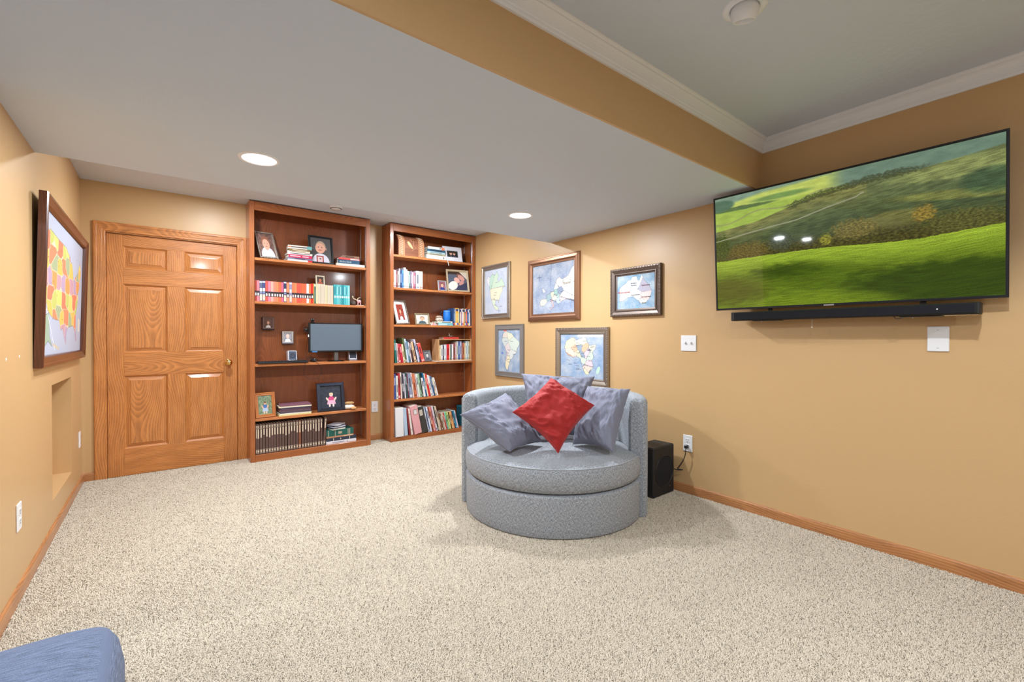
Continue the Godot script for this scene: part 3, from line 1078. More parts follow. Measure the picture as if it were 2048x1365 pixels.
func landscape() -> ImageTexture:
	var w := 800
	var h := 450
	var im := Image.create(w, h, false, Image.FORMAT_RGB8)
	var n1 := noise(1.0, 91, 4)
	var n2 := noise(1.0, 92, 2)
	var front := [[0.0, 0.572], [0.26, 0.560], [0.484, 0.562], [0.662, 0.581], [0.772, 0.586], [0.862, 0.573], [1.0, 0.552]]
	var road := [[0.0, 0.387], [0.216, 0.337], [0.366, 0.309], [0.487, 0.253], [0.585, 0.217], [0.60, 0.198]]
	var ridge := [[0.0, 0.30], [0.20, 0.26], [0.36, 0.183], [0.455, 0.148], [0.537, 0.133], [0.631, 0.114], [0.717, 0.108], [0.783, 0.115], [0.862, 0.099], [0.928, 0.087], [1.0, 0.070]]
	var yfield := [[0.0, 0.08], [0.096, 0.045], [0.22, 0.012], [0.354, 0.004], [0.50, -0.01], [0.52, -0.05]]
	for py in h:
		for px in w:
			var x := (px + 0.5) / w
			var y := (py + 0.5) / h
			var c: Color
			var yf := line_at(front, x) + 0.004 * n1.get_noise_2d(x * 40.0, 1.0)
			var a := n1.get_noise_2d(x * 14.0, y * 22.0)
			var f := n2.get_noise_2d(x * 170.0, y * 170.0)
			if y > yf:
				var t := (y - yf) / (1.0 - yf)
				var wx := x + 0.06 * a + 0.03 * n1.get_noise_2d(x * 5.0, y * 30.0)
				var wy := y + 0.03 * a
				c = Color(0.61, 0.71, 0.22).lerp(Color(0.42, 0.51, 0.13), smoothstep(0.03, 0.42, t))
				c = c.lerp(Color(0.20, 0.29, 0.06), 0.85 * smoothstep(0.05, 0.75, soft(wx, wy, 0.33, 0.715, 0.25, 0.10)))
				c = c.lerp(Color(0.30, 0.40, 0.08), 0.7 * smoothstep(0.0, 0.6, soft(wx, wy, 0.50, 0.80, 0.30, 0.12)))
				c = c.lerp(Color(0.17, 0.26, 0.06), 0.85 * smoothstep(0.02, 0.45, soft(wx, wy, 0.88, 0.89, 0.42, 0.19)))
				c = c.lerp(Color(0.30, 0.33, 0.09), 0.75 * smoothstep(0.0, 0.6, soft(wx, wy, 0.03, 0.85, 0.30, 0.17)))
				c = c.lerp(Color(0.47, 0.56, 0.13), 0.65 * smoothstep(0.0, 0.5, soft(wx, wy, 0.45, 0.98, 0.34, 0.09)))
				var stripe := n2.get_noise_2d(x * 9.0 + y * 14.0, (y - yf) * 260.0 + x * 22.0)
				c = c * (1.0 + 0.32 * stripe + 0.14 * f)
			else:
				var yr := line_at(ridge, x)
				var yy := line_at(yfield, x)
				if y < yr:
					c = Color(0.52, 0.62, 0.54).lerp(Color(0.44, 0.54, 0.46), smoothstep(0.3, 0.6, x))       # hazy far slopes
					if x < 0.56:
						c = c.lerp(Color(0.78, 0.83, 0.42), smoothstep(0.0, 0.03, y - yy) * (1.0 - smoothstep(0.46, 0.56, x)))
						c = c.lerp(Color(0.40, 0.56, 0.32), 0.75 * smoothstep(0.05, 0.5, soft(x, y, 0.30, 0.085, 0.17, 0.030) + 0.2 * a * soft(x, y, 0.3, 0.1, 0.2, 0.1)))
						c = c.lerp(Color(0.66, 0.76, 0.33), smoothstep(0.10, 0.14, y))
						c = c.lerp(Color(0.30, 0.40, 0.26), 0.8 * smoothstep(0.1, 0.4, soft(x, y, 0.13, 0.118 + 0.01 * a, 0.20, 0.022)))
						c = c.lerp(Color(0.36, 0.48, 0.38), smoothstep(0.05, 0.3, soft(x, y, 0.02, 0.07, 0.09, 0.06)))
						c = c.lerp(Color(0.60, 0.60, 0.42), 0.7 * smoothstep(0.55, 0.75, 1.0 - absf(y - (0.235 - 0.22 * x + 0.02 * sin(x * 24.0))) * 60.0))
					c = c * (1.0 + 0.10 * a + 0.05 * f)
				else:
					var t := (y - yr) / maxf(yf - yr, 0.01)
					c = Color(0.42, 0.46, 0.29).lerp(Color(0.31, 0.36, 0.23), smoothstep(0.1, 0.6, t))
					if x < 0.62:
						c = c.lerp(Color(0.56, 0.54, 0.30), 0.6 * (1.0 - smoothstep(0.0, 0.16, y - yr)))
					c = c.lerp(Color(0.58, 0.61, 0.36), 0.75 * smoothstep(0.0, 0.4, soft(x, y, 0.90, 0.155 + 0.02 * a, 0.24, 0.075)))
					c = c.lerp(Color(0.62, 0.62, 0.30), 0.55 * smoothstep(0.0, 0.4, soft(x, y, 0.90, 0.33 + (x - 0.9) * 0.2, 0.25, 0.04)))
					c = c.lerp(Color(0.25, 0.35, 0.24), 0.7 * smoothstep(0.0, 0.4, soft(x, y, 0.97, 0.27, 0.10, 0.10)))
					c = c.lerp(Color(0.52, 0.50, 0.28), 0.7 * smoothstep(0.0, 0.4, soft(x, y, 0.70, 0.43, 0.13, 0.08)))
					var streak := n2.get_noise_2d(x * 12.0, (y + x * 0.22) * 120.0)
					c = c * (1.0 + 0.24 * streak + 0.20 * a + 0.12 * f)
					# bushes in the valley
					var bush := smoothstep(0.42, 0.52, y + 0.05 * a - 0.04 * absf(x - 0.55))
					c = c.lerp(Color(0.30, 0.28, 0.13) * (1.0 + 0.55 * n2.get_noise_2d(x * 60.0, y * 60.0)), 0.85 * bush)
					for e in [[0.575, 0.452, 0.075, 0.075, Color(0.50, 0.45, 0.24)], [0.16, 0.50, 0.11, 0.07, Color(0.42, 0.37, 0.17)], [0.90, 0.50, 0.11, 0.075, Color(0.38, 0.38, 0.20)], [0.793, 0.415, 0.034, 0.055, Color(0.60, 0.50, 0.22)], [0.475, 0.50, 0.02, 0.045, Color(0.62, 0.60, 0.22)], [0.02, 0.45, 0.05, 0.12, Color(0.28, 0.34, 0.14)], [0.30, 0.47, 0.06, 0.07, Color(0.30, 0.33, 0.25)]]:
						var q := soft(x, y, e[0], e[1], e[2] * 1.35, e[3] * 1.35)
						if q > 0.0:
							c = c.lerp(e[4] * (1.0 + 0.5 * n2.get_noise_2d(x * 75.0, y * 75.0)), 0.8 * smoothstep(0.05, 0.5, q + 0.3 * n2.get_noise_2d(x * 40.0, y * 40.0)))
					if x < 0.61:
						var dr := absf(y - line_at(road, x))
						c = c.lerp(Color(0.66, 0.66, 0.55), 0.85 * (1.0 - smoothstep(0.003, 0.007, dr)))
				# trees along the ridge
				if x > 0.30 and x < 0.84:
					var band := 0.030 + 0.022 * n1.get_noise_2d(x * 30.0, 5.0)
					var dd := (y - (yr - 0.004)) / band
					if dd > -1.2 and dd < 1.0:
						var k := (1.0 - smoothstep(0.5, 1.0, absf(dd))) * (0.8 + 0.9 * n2.get_noise_2d(x * 90.0, y * 90.0)) * smoothstep(0.30, 0.37, x) * (1.0 - smoothstep(0.74, 0.84, x))
						c = c.lerp(Color(0.27, 0.29, 0.18), clampf(k, 0.0, 0.8))
			im.set_pixel(px, py, Color(clampf(c.r, 0, 1), clampf(c.g, 0, 1), clampf(c.b, 0, 1)))
	return ImageTexture.create_from_image(im)


func television() -> void:
	var w := 1.327
	var h := 0.746
	var pos := on_wall(-0.878, 1.342, 0.088)
	var t := thing("television", "large wall-mounted television showing green rolling hills", "television", pos, -PI / 2 + deg_to_rad(1.75))
	var tilt := Node3D.new()
	tilt.name = "panel"
	t.add_child(tilt)
	tilt.rotation.x = deg_to_rad(3.7)
	part("housing", boxm(Vector3(w, h, 0.02), 0.003, 1, Vector3(0, h / 2, 0.0)), m.soft_black, tilt)
	part("rear_bulge", boxm(Vector3(w * 0.7, h * 0.5, 0.03), 0.006, 1, Vector3(0, h * 0.38, -0.025)), m.soft_black, tilt)
	var g := Geo.new()
	g.ring(w, h, [Vector2(0.0, 0.0), Vector2(0.0, 0.013), Vector2(0.001, 0.014), Vector2(0.009, 0.014), Vector2(0.010, 0.011)])
	part("bezel", g.mesh(), mat("dark_bezel", col(38, 37, 42), 0.35, 0.4), tilt, Vector3(0, h / 2, 0))
	var sm := mat("screen_picture", col(6, 7, 9), 0.035)
	sm.emission_enabled = true
	sm.emission_texture = landscape()
	sm.emission_operator = BaseMaterial3D.EMISSION_OP_MULTIPLY
	sm.emission = Color.WHITE
	sm.emission_energy_multiplier = 0.80
	part("screen", sheet(w - 0.022, h - 0.024, 0.001), sm, tilt, Vector3(0, h / 2 + 0.001, 0.0115))
	part("maker_plate", boxm(Vector3(0.05, 0.008, 0.003), 0.0008, 1, Vector3(-0.02, 0.004, 0.014)), mat("plate_grey", col(190, 190, 196), 0.3, 0.6), tilt)
	part("wall_bracket", boxm(Vector3(0.42, 0.30, 0.045), 0.004, 1, Vector3(0, h * 0.4, -0.052)), m.black, t)
	var l := AreaLight3D.new()
	l.name = "glow"
	l.area_size = Vector2(w - 0.05, h - 0.05)
	l.light_energy = 0.05
	l.light_color = Color(0.85, 1.0, 0.6)
	l.shadow_enabled = true
	l.area_range = 8.0
	tilt.add_child(l)
	l.position = Vector3(0, h / 2, 0.016)
	l.rotation.y = PI
	# sound bar hung below
	var s := thing("sound_bar", "long black sound bar mounted under the television", "speaker", on_wall(-0.866, 1.269, 0.10), WALL_TURN)
	part("body", boxm(Vector3(1.135, 0.055, 0.075), 0.006, 1, Vector3(0, 0.0275, 0)), m.black, s)
	part("grille", boxm(Vector3(1.10, 0.044, 0.004), 0.0015, 1, Vector3(0, 0.0275, 0.0385)), m.cloth_black, s)
	part("end_cap", boxm(Vector3(0.012, 0.0555, 0.078), 0.003, 1, Vector3(0.563, 0.0275, 0.0)), m.soft_black, s)
	part("end_cap", boxm(Vector3(0.012, 0.0555, 0.078), 0.003, 1, Vector3(-0.563, 0.0275, 0.0)), m.soft_black, s)
	for x in [-0.36, 0.36]:
		var b := part("bracket", boxm(Vector3(0.16, 0.004, 0.06), 0.001, 1, Vector3(x, -0.003, -0.005)), m.black, s)
		part("screw", lathem([Vector2(0.0, -0.012), Vector2(0.004, -0.012), Vector2(0.004, -0.004), Vector2(0.0, -0.004)], 10, Vector3(x - 0.03, 0, 0.01)), m.steel, b)
		part("hanger", boxm(Vector3(0.025, 0.10, 0.004), 0.001, 1, Vector3(x, 0.05, -0.042)), m.black, b)
	part("cable_loop", tubem(smooth_path([Vector3(0.26, 0.0, 0.02), Vector3(0.27, -0.012, 0.03), Vector3(0.29, -0.010, 0.03), Vector3(0.31, 0.0, 0.02)]), 0.002, 6), m.black, s)
	part("indicator", lathem([Vector2(0.0, 0.0), Vector2(0.0035, 0.0), Vector2(0.003, 0.001), Vector2(0.0, 0.001)], 12, Vector3(0.425, 0.028, 0.0405), Basis(Vector3.RIGHT, PI / 2)), m.plate, s)
	var pc := thing("pull_cord", "thin pale pull cord with a bead hanging below the sound bar", "cord", on_wall(-0.985, 1.215, 0.09), WALL_TURN)
	part("string", tubem([Vector3(0, 0.054, 0), Vector3(0, 0.02, 0), Vector3(0, 0.006, 0)], 0.0012, 6), m.pages, pc)
	part("bead", lathem([Vector2(0.0, 0.0), Vector2(0.003, 0.001), Vector2(0.0036, 0.004), Vector2(0.002, 0.008), Vector2(0.0, 0.009)], 12), m.pages, pc)


# ------------------------------------------------------------------ drawn pictures

class Pic:
	var im: Image
	var w: int
	var h: int

	func _init(ww: int, hh: int, c: Color) -> void:
		w = ww
		h = hh
		im = Image.create(w, h, false, Image.FORMAT_RGB8)
		im.fill(c)

	func put(x: int, y: int, c: Color) -> void:
		if x >= 0 and y >= 0 and x < w and y < h:
			im.set_pixel(x, y, im.get_pixel(x, y).lerp(c, c.a))

	func ell(cx: float, cy: float, rx: float, ry: float, c: Color, turn := 0.0) -> void:
		var R := maxf(rx * w, ry * h) + 1.0
		var cs := cos(turn)
		var sn := sin(turn)
		for y in range(int(cy * h - R), int(cy * h + R) + 1):
			for x in range(int(cx * w - R), int(cx * w + R) + 1):
				var dx := x + 0.5 - cx * w
				var dy := y + 0.5 - cy * h
				var a := (dx * cs + dy * sn) / (rx * w)
				var b := (-dx * sn + dy * cs) / (ry * h)
				if a * a + b * b <= 1.0:
					put(x, y, c)

	func rect(x: float, y: float, ww: float, hh: float, c: Color) -> void:
		for j in range(int(y * h), int((y + hh) * h)):
			for k in range(int(x * w), int((x + ww) * w)):
				put(k, j, c)

	# fills a polygon; paint(x, y) gives the colour of a pixel
	func area(pts: Array, paint: Callable) -> void:
		for y in h:
			var fy := (y + 0.5) / h
			var xs := []
			for k in pts.size():
				var a: Vector2 = pts[k]
				var b: Vector2 = pts[(k + 1) % pts.size()]
				if (a.y <= fy) != (b.y <= fy):
					xs.append(a.x + (fy - a.y) / (b.y - a.y) * (b.x - a.x))
			xs.sort()
			for k in range(0, xs.size() - 1, 2):
				for x in range(int(ceil(xs[k] * w - 0.5)), int(floor(xs[k + 1] * w - 0.5)) + 1):
					put(x, y, paint.call((x + 0.5) / w, fy))

	func poly(pts: Array, c: Color) -> void:
		area(pts, func(_x, _y): return c)

	func stroke(pts: Array, c: Color, width := 1.0, closed := false) -> void:
		for k in (pts.size() if closed else pts.size() - 1):
			var a: Vector2 = pts[k]
			var b: Vector2 = pts[(k + 1) % pts.size()]
			var len := maxf(absf(b.x - a.x) * w, absf(b.y - a.y) * h)
			for s in int(len) + 1:
				var p := a.lerp(b, s / maxf(len, 1.0))
				for dx in int(ceil(width)):
					for dy in int(ceil(width)):
						put(int(p.x * w) + dx, int(p.y * h) + dy, c)

	func texture() -> ImageTexture:
		im.generate_mipmaps()
		return ImageTexture.create_from_image(im)


func pts(a: Array) -> Array:
	var o := []
	for k in range(0, a.size(), 2):
		o.append(Vector2(a[k], a[k + 1]))
	return o


# coloured-pencil sea
func sea(w: int, h: int, seed_: int, pale: Color, deep: Color) -> Pic:
	var p := Pic.new(w, h, pale)
	var n1 := noise(1.0, seed_, 3)
	for y in h:
		for x in w:
			var u := float(x) / w
			var v := float(y) / h
			var a := n1.get_noise_2d(u * 3.0, v * 3.0)
			var b := n1.get_noise_2d(u * 10.0 + v * 22.0, v * 60.0 - u * 12.0)
			p.im.set_pixel(x, y, pale.darkened(0.10).lerp(deep.darkened(0.06), clampf(0.42 + 0.6 * a + 0.42 * b, 0.0, 1.0)))
	return p


func scribble(p: Pic, x: float, y: float, len: float, c: Color) -> void:
	var q := []
	var n := int(len * p.w / 2.0) + 2
	for k in n:
		q.append(Vector2(x + len * k / (n - 1), y + (0.010 if k % 2 else -0.006) * rng.randf_range(0.5, 1.2)))
	p.stroke(q, c, 1.0)


# fills an outline with patches, each nearest to its own seed, and inks the borders
func patches(p: Pic, outline: Array, seeds: Array, inks: Array, border: Color, fade := 0.0, square := false) -> void:
	var own := {}
	var n1 := noise(9.0, 5, 2)
	p.area(outline, func(x, y):
		var best := 9.0
		var second := 9.0
		var at := 0
		for k in seeds.size():
			var s: Vector2 = seeds[k]
			var d := maxf(absf(x - s.x), absf(y - s.y)) if square else Vector2(x + 0.015 * n1.get_noise_2d(x * 4.0, y * 4.0), y + 0.015 * n1.get_noise_2d(x * 4.0 + 7.0, y * 4.0)).distance_to(s)
			if d < best:
				second = best
				best = d
				at = k
			elif d < second:
				second = d
		if second - best < 0.0045:
			return border
		var c: Color = inks[at % inks.size()]
		return c.lerp(Color(0.84, 0.83, 0.82), clampf(fade + 0.22 + 0.35 * n1.get_noise_2d(x * 30.0 + y * 20.0, y * 60.0), 0.0, 0.8)))
	p.stroke(outline, Color(border.r * 0.5, border.g * 0.5, border.b * 0.5, 0.9), 1.0, true)


func map_frame(called: String, label: String, at: Vector3, turn: float, w: float, h: float, profile: Array, mt: Material, art: Texture2D, inset: float, ornate := 0, orn_mat: Material = null, glass := false, lean := 0.0) -> Node3D:
	var t := thing(called, label, "framed picture", at, turn, "framed maps on the walls" if called == "framed_map" else "framed photographs")
	t.rotation.x = lean
	t.rotation_order = EULER_ORDER_YXZ
	var g := Geo.new()
	g.ring(w, h, profile)
	part("moulding", g.mesh(), mt, t)
	part("backing", boxm(Vector3(w - 0.012, h - 0.012, 0.004), 0.0, 1, Vector3(0, 0, 0.0025)), m.soft_black, t)
	var pm := mat("drawing", Color.WHITE, 0.6)
	pm.albedo_texture = art
	part("picture", sheet(w - inset * 2 + 0.004, h - inset * 2 + 0.004, 0.001), pm, t, Vector3(0, 0, 0.008))
	if glass:
		part("glass", boxm(Vector3(w - inset * 2 + 0.002, h - inset * 2 + 0.002, 0.002), 0.0, 1, Vector3(0, 0, 0.0125)), m.glass, t)
	if ornate > 0:      # a run of carved beads and leaves along the outer rim
		g = Geo.new()
		var step := 0.020 if ornate == 1 else 0.026
		for s in 4:
			var len := w if s % 2 == 0 else h
			var cnt := int(len / step)
			for k in cnt:
				var f := (k + 0.5) / cnt - 0.5
				var top: Vector2 = profile[2]
				var p := Vector3.ZERO
				match s:
					0: p = Vector3(f * w, -h / 2 + 0.011, top.y)
					1: p = Vector3(w / 2 - 0.011, f * h, top.y)
					2: p = Vector3(f * w, h / 2 - 0.011, top.y)
					3: p = Vector3(-w / 2 + 0.011, f * h, top.y)
				var rot := Basis(Vector3.BACK, (0.6 if k % 2 else -0.6) + s * PI / 2)
				var bz := Vector3(step * 0.95, 0.010, 0.010)
				# a little lozenge, ridged along its length
				var ce := p + rot * Vector3(bz.x / 2, 0, 0)
				var cw := p - rot * Vector3(bz.x / 2, 0, 0)
				var cn := p + rot * Vector3(0, bz.y / 2, 0)
				var cs := p - rot * Vector3(0, bz.y / 2, 0)
				var ct := p + Vector3(0, 0, bz.z / 2)
				for q in [[ce, cn], [cn, cw], [cw, cs], [cs, ce]]:
					var nn: Vector3 = (q[1] - q[0]).cross(ct - q[0]).normalized()
					var i0 := g.vert(q[0], nn)
					var i1 := g.vert(q[1], nn)
					var i2 := g.vert(ct, nn)
					g.tri(i0, i1, i2)
		part("carving", g.mesh(), orn_mat if orn_mat else mt, t)
	return t


func lettering(text: String, size: float, c: Color, parent: Node, at: Vector3, turn := 0.0, face := "Droid Sans") -> void:
	var tm := TextMesh.new()
	tm.text = text
	tm.font_size = 24
	tm.pixel_size = size / 24.0
	tm.depth = 0.0006
	var f := SystemFont.new()
	f.font_names = PackedStringArray([face])
	tm.font = f
	tm.curve_step = 4.0
	var o := part("lettering", tm, plain(c, 0.7), parent, at)
	o.rotation.z = turn


func wall_maps() -> void:
	var ink := Color(0.40, 0.42, 0.48)
	var pale := col(214, 222, 238)
	var deep := col(132, 160, 206)
	var full := func(za: float, zb: float, ya: float, yb: float, off := 0.002): return [on_wall((za + zb) / 2, (ya + yb) / 2, off), absf(zb - za), yb - ya]
	# North America
	var p := sea(192, 240, 101, col(222, 226, 236), col(190, 202, 224))
	var o := pts([0.06, 0.20, 0.14, 0.13, 0.24, 0.16, 0.34, 0.10, 0.46, 0.13, 0.55, 0.06, 0.62, 0.16, 0.56, 0.24, 0.62, 0.30, 0.74, 0.22, 0.86, 0.34, 0.90, 0.42, 0.78, 0.44, 0.80, 0.50, 0.70, 0.58, 0.66, 0.66, 0.62, 0.76, 0.60, 0.70, 0.50, 0.70, 0.46, 0.78, 0.52, 0.84, 0.58, 0.83, 0.62, 0.92, 0.52, 0.92, 0.40, 0.84, 0.32, 0.72, 0.26, 0.62, 0.24, 0.48, 0.20, 0.38, 0.12, 0.30])
	patches(p, o, pts([0.45, 0.28, 0.30, 0.20, 0.46, 0.56, 0.44, 0.82, 0.12, 0.2]), [col(178, 208, 176), col(160, 204, 178), col(226, 214, 176), col(206, 220, 186), col(226, 226, 236)], ink, 0.15)
	for q in [[0.40, 0.58], [0.36, 0.66], [0.44, 0.52], [0.42, 0.80], [0.66, 0.84], [0.60, 0.94], [0.48, 0.30]]:
		scribble(p, q[0], q[1], 0.10, Color(0.25, 0.25, 0.35, 0.8))
	for q in [[0.30, 0.05], [0.72, 0.06], [0.80, 0.14], [0.10, 0.16]]:
		p.stroke(pts([q[0], q[1], q[0] + 0.06, q[1] + 0.04, q[0] + 0.02, q[1] + 0.08]), ink, 1.0)
	var a = full.call(-4.555, -3.992, 1.381, 2.018)
	map_frame("framed_map", "hand-drawn map with a green north, in the silver frame next to the bookcase", a[0], WALL_TURN, a[1], a[2], [Vector2(0, 0), Vector2(0, 0.020), Vector2(0.004, 0.026), Vector2(0.018, 0.028), Vector2(0.026, 0.020), Vector2(0.040, 0.016), Vector2(0.046, 0.020), Vector2(0.054, 0.018), Vector2(0.058, 0.010)], m.silver, p.texture(), 0.058, 1, m.silver)
	# Europe
	p = sea(256, 224, 102, col(206, 212, 224), col(132, 150, 184))
	o = pts([1.0, 0.10, 0.94, 0.14, 0.86, 0.28, 0.72, 0.34, 0.66, 0.29, 0.60, 0.32, 0.56, 0.42, 0.52, 0.52, 0.54, 0.56, 0.48, 0.57, 0.42, 0.60, 0.34, 0.62, 0.36, 0.68, 0.30, 0.70, 0.22, 0.70, 0.18, 0.76, 0.20, 0.84, 0.30, 0.83, 0.36, 0.76, 0.44, 0.72, 0.50, 0.84, 0.48, 0.89, 0.42, 0.88, 0.46, 0.92, 0.53, 0.86, 0.50, 0.74, 0.58, 0.76, 0.62, 0.82, 0.68, 0.80, 0.72, 0.76, 0.82, 0.74, 0.90, 0.76, 1.0, 0.80])
	patches(p, o, pts([0.82, 0.48, 0.95, 0.25, 0.62, 0.40, 0.57, 0.44, 0.42, 0.64, 0.49, 0.62, 0.25, 0.77, 0.55, 0.68, 0.62, 0.64, 0.66, 0.58, 0.50, 0.80, 0.64, 0.74, 0.72, 0.66, 0.70, 0.72, 0.58, 0.60]), [col(232, 220, 200), col(232, 222, 205), col(222, 200, 198), col(216, 208, 220), col(120, 156, 168), col(220, 216, 170), col(222, 214, 190), col(226, 222, 190), col(150, 184, 180), col(96, 116, 150), col(210, 170, 176), col(170, 190, 222), col(226, 210, 196), col(220, 186, 186), col(120, 170, 160)], ink, 0.1)
	p.poly(pts([0.24, 0.46, 0.29, 0.50, 0.33, 0.56, 0.27, 0.57, 0.25, 0.52]), col(226, 222, 214))
	p.stroke(pts([0.24, 0.46, 0.29, 0.50, 0.33, 0.56, 0.27, 0.57, 0.25, 0.52]), ink, 1.0, true)
	p.stroke(pts([0.16, 0.18, 0.16, 0.30]), Color(0.12, 0.15, 0.35), 2.0)
	p.stroke(pts([0.11, 0.24, 0.21, 0.24]), Color(0.12, 0.15, 0.35), 2.0)
	p.stroke(pts([0.46, 0.0, 0.45, 0.42]), Color(0.32, 0.38, 0.52, 0.7), 2.0)
	for k in 14:
		scribble(p, rng.randf_range(0.36, 0.70), rng.randf_range(0.55, 0.78), 0.05, Color(0.2, 0.2, 0.3, 0.8))
	a = full.call(-3.67, -2.916, 1.329, 1.972)
	var t := map_frame("framed_map", "hand-drawn map with a large beige eastern land, in the widest bronze frame", a[0], WALL_TURN, a[1], a[2], [Vector2(0, 0), Vector2(0, 0.016), Vector2(0.003, 0.020), Vector2(0.012, 0.022), Vector2(0.018, 0.028), Vector2(0.040, 0.030), Vector2(0.052, 0.022), Vector2(0.056, 0.018), Vector2(0.070, 0.017), Vector2(0.074, 0.010)], m.bronze, p.texture(), 0.074)
	lettering("Russia", 0.035, col(90, 80, 80), t, Vector3(0.20, 0.04, 0.0092), 0.05)
	# Australia
	p = sea(224, 192, 103, col(206, 218, 228), col(112, 158, 196))
	o = pts([0.06, 0.40, 0.14, 0.30, 0.24, 0.24, 0.32, 0.14, 0.38, 0.16, 0.42, 0.06, 0.54, 0.06, 0.55, 0.16, 0.60, 0.20, 0.66, 0.02, 0.74, 0.20, 0.86, 0.36, 0.92, 0.50, 0.90, 0.62, 0.84, 0.76, 0.76, 0.86, 0.64, 0.86, 0.60, 0.78, 0.54, 0.74, 0.44, 0.64, 0.30, 0.66, 0.16, 0.76, 0.06, 0.76, 0.08, 0.60])
	patches(p, o, pts([0.16, 0.50, 0.47, 0.26, 0.76, 0.38, 0.50, 0.62, 0.78, 0.66, 0.72, 0.84]), [col(240, 214, 212), col(226, 236, 244), col(158, 152, 178), col(240, 240, 236), col(244, 200, 196), col(216, 222, 206)], ink, 0.1)
	p.poly(pts([0.50, 0.93, 0.58, 0.93, 0.55, 0.99]), col(120, 190, 210))
	a = full.call(-2.543, -2.042, 1.336, 1.743)
	t = map_frame("framed_map", "hand-drawn map of an island continent in the small dark ornate frame", a[0], WALL_TURN, a[1], a[2], [Vector2(0, 0), Vector2(0, 0.022), Vector2(0.004, 0.028), Vector2(0.014, 0.030), Vector2(0.020, 0.026), Vector2(0.040, 0.018), Vector2(0.044, 0.024), Vector2(0.050, 0.024), Vector2(0.054, 0.012), Vector2(0.064, 0.010)], m.gunmetal, p.texture(), 0.064, 2, m.silver)
	for q in [["Western Australia", -0.115, 0.0, 0.016, col(196, 40, 60)], ["Northern", -0.015, 0.070, 0.014, col(30, 30, 60)], ["Territory", -0.015, 0.052, 0.014, col(30, 30, 60)], ["Queensland", 0.10, 0.045, 0.015, col(120, 40, 80)], ["South Australia", 0.0, -0.028, 0.013, col(30, 30, 60)], ["New South Wales", 0.105, -0.05, 0.012, col(60, 30, 50)], ["Victoria", 0.085, -0.098, 0.012, col(60, 60, 50)]]:
		lettering(q[0], q[3], q[4], t, Vector3(q[1], q[2], 0.0092))
	# South America
	p = sea(160, 224, 104, col(212, 220, 230), col(128, 158, 200))
	o = pts([0.22, 0.10, 0.34, 0.04, 0.50, 0.08, 0.62, 0.10, 0.70, 0.16, 0.80, 0.22, 0.94, 0.28, 0.96, 0.34, 0.86, 0.44, 0.82, 0.54, 0.70, 0.60, 0.64, 0.68, 0.54, 0.72, 0.52, 0.80, 0.46, 0.88, 0.44, 0.96, 0.36, 0.94, 0.32, 0.84, 0.34, 0.70, 0.38, 0.54, 0.32, 0.44, 0.22, 0.34, 0.16, 0.26, 0.20, 0.18])
	patches(p, o, pts([0.62, 0.34, 0.30, 0.26, 0.30, 0.14, 0.52, 0.12, 0.44, 0.46, 0.44, 0.66, 0.36, 0.62, 0.40, 0.84, 0.56, 0.58]), [col(206, 226, 210), col(196, 212, 206), col(224, 206, 190), col(220, 224, 190), col(224, 206, 206), col(240, 228, 180), col(196, 176, 206), col(240, 226, 176), col(214, 222, 220)], ink, 0.15)
	p.ell(0.18, 0.56, 0.05, 0.03, Color(0.35, 0.5, 0.8, 0.8))
	p.rect(0.24, 0.015, 0.14, 0.03, col(226, 120, 110))
	for q in [[0.55, 0.28], [0.40, 0.62], [0.40, 0.70], [0.42, 0.48], [0.28, 0.28], [0.66, 0.58]]:
		scribble(p, q[0], q[1], 0.13, Color(0.2, 0.2, 0.3, 0.85))
	a = full.call(-4.278, -3.755, 0.712, 1.308)
	map_frame("framed_map", "narrow hand-drawn map in a plain grey painted frame, beside the chair's back", a[0], WALL_TURN, a[1], a[2], [Vector2(0, 0), Vector2(0, 0.018), Vector2(0.003, 0.022), Vector2(0.010, 0.022), Vector2(0.014, 0.018), Vector2(0.044, 0.020), Vector2(0.050, 0.022), Vector2(0.056, 0.020), Vector2(0.058, 0.010)], m.grey_frame, p.texture(), 0.058)
	# Africa
	p = sea(224, 224, 105, col(208, 218, 232), col(132, 164, 206))
	o = pts([0.14, 0.16, 0.26, 0.06, 0.34, 0.08, 0.38, 0.14, 0.48, 0.10, 0.56, 0.06, 0.62, 0.10, 0.64, 0.18, 0.70, 0.26, 0.76, 0.24, 0.84, 0.22, 0.82, 0.32, 0.76, 0.40, 0.78, 0.52, 0.74, 0.60, 0.78, 0.72, 0.72, 0.82, 0.66, 0.92, 0.60, 0.90, 0.54, 0.78, 0.50, 0.66, 0.48, 0.56, 0.40, 0.52, 0.30, 0.54, 0.20, 0.50, 0.12, 0.42, 0.10, 0.30])
	var seeds := []
	for k in 26:
		seeds.append(Vector2(rng.randf_range(0.10, 0.82), rng.randf_range(0.06, 0.92)))
	patches(p, o, seeds, [col(240, 206, 190), col(238, 228, 178), col(196, 216, 196), col(170, 190, 226), col(226, 196, 208), col(236, 176, 130), col(120, 146, 176), col(224, 226, 196)], ink, 0.1)
	p.rect(0.42, 0.0, 0.58, 0.07, col(222, 222, 228))
	for k in 26:
		scribble(p, rng.randf_range(0.12, 0.74), rng.randf_range(0.14, 0.86), 0.08, Color(0.15, 0.15, 0.25, 0.85))
	for q in [[0.14, 0.60], [0.24, 0.62], [0.34, 0.60], [0.84, 0.84]]:
		p.stroke(pts([q[0], q[1] - 0.06, q[0] + 0.05, q[1]]), ink, 1.0)
	p.ell(0.88, 0.80, 0.035, 0.09, col(190, 220, 200), 0.3)
	a = full.call(-3.238, -2.567, 0.720, 1.2525)
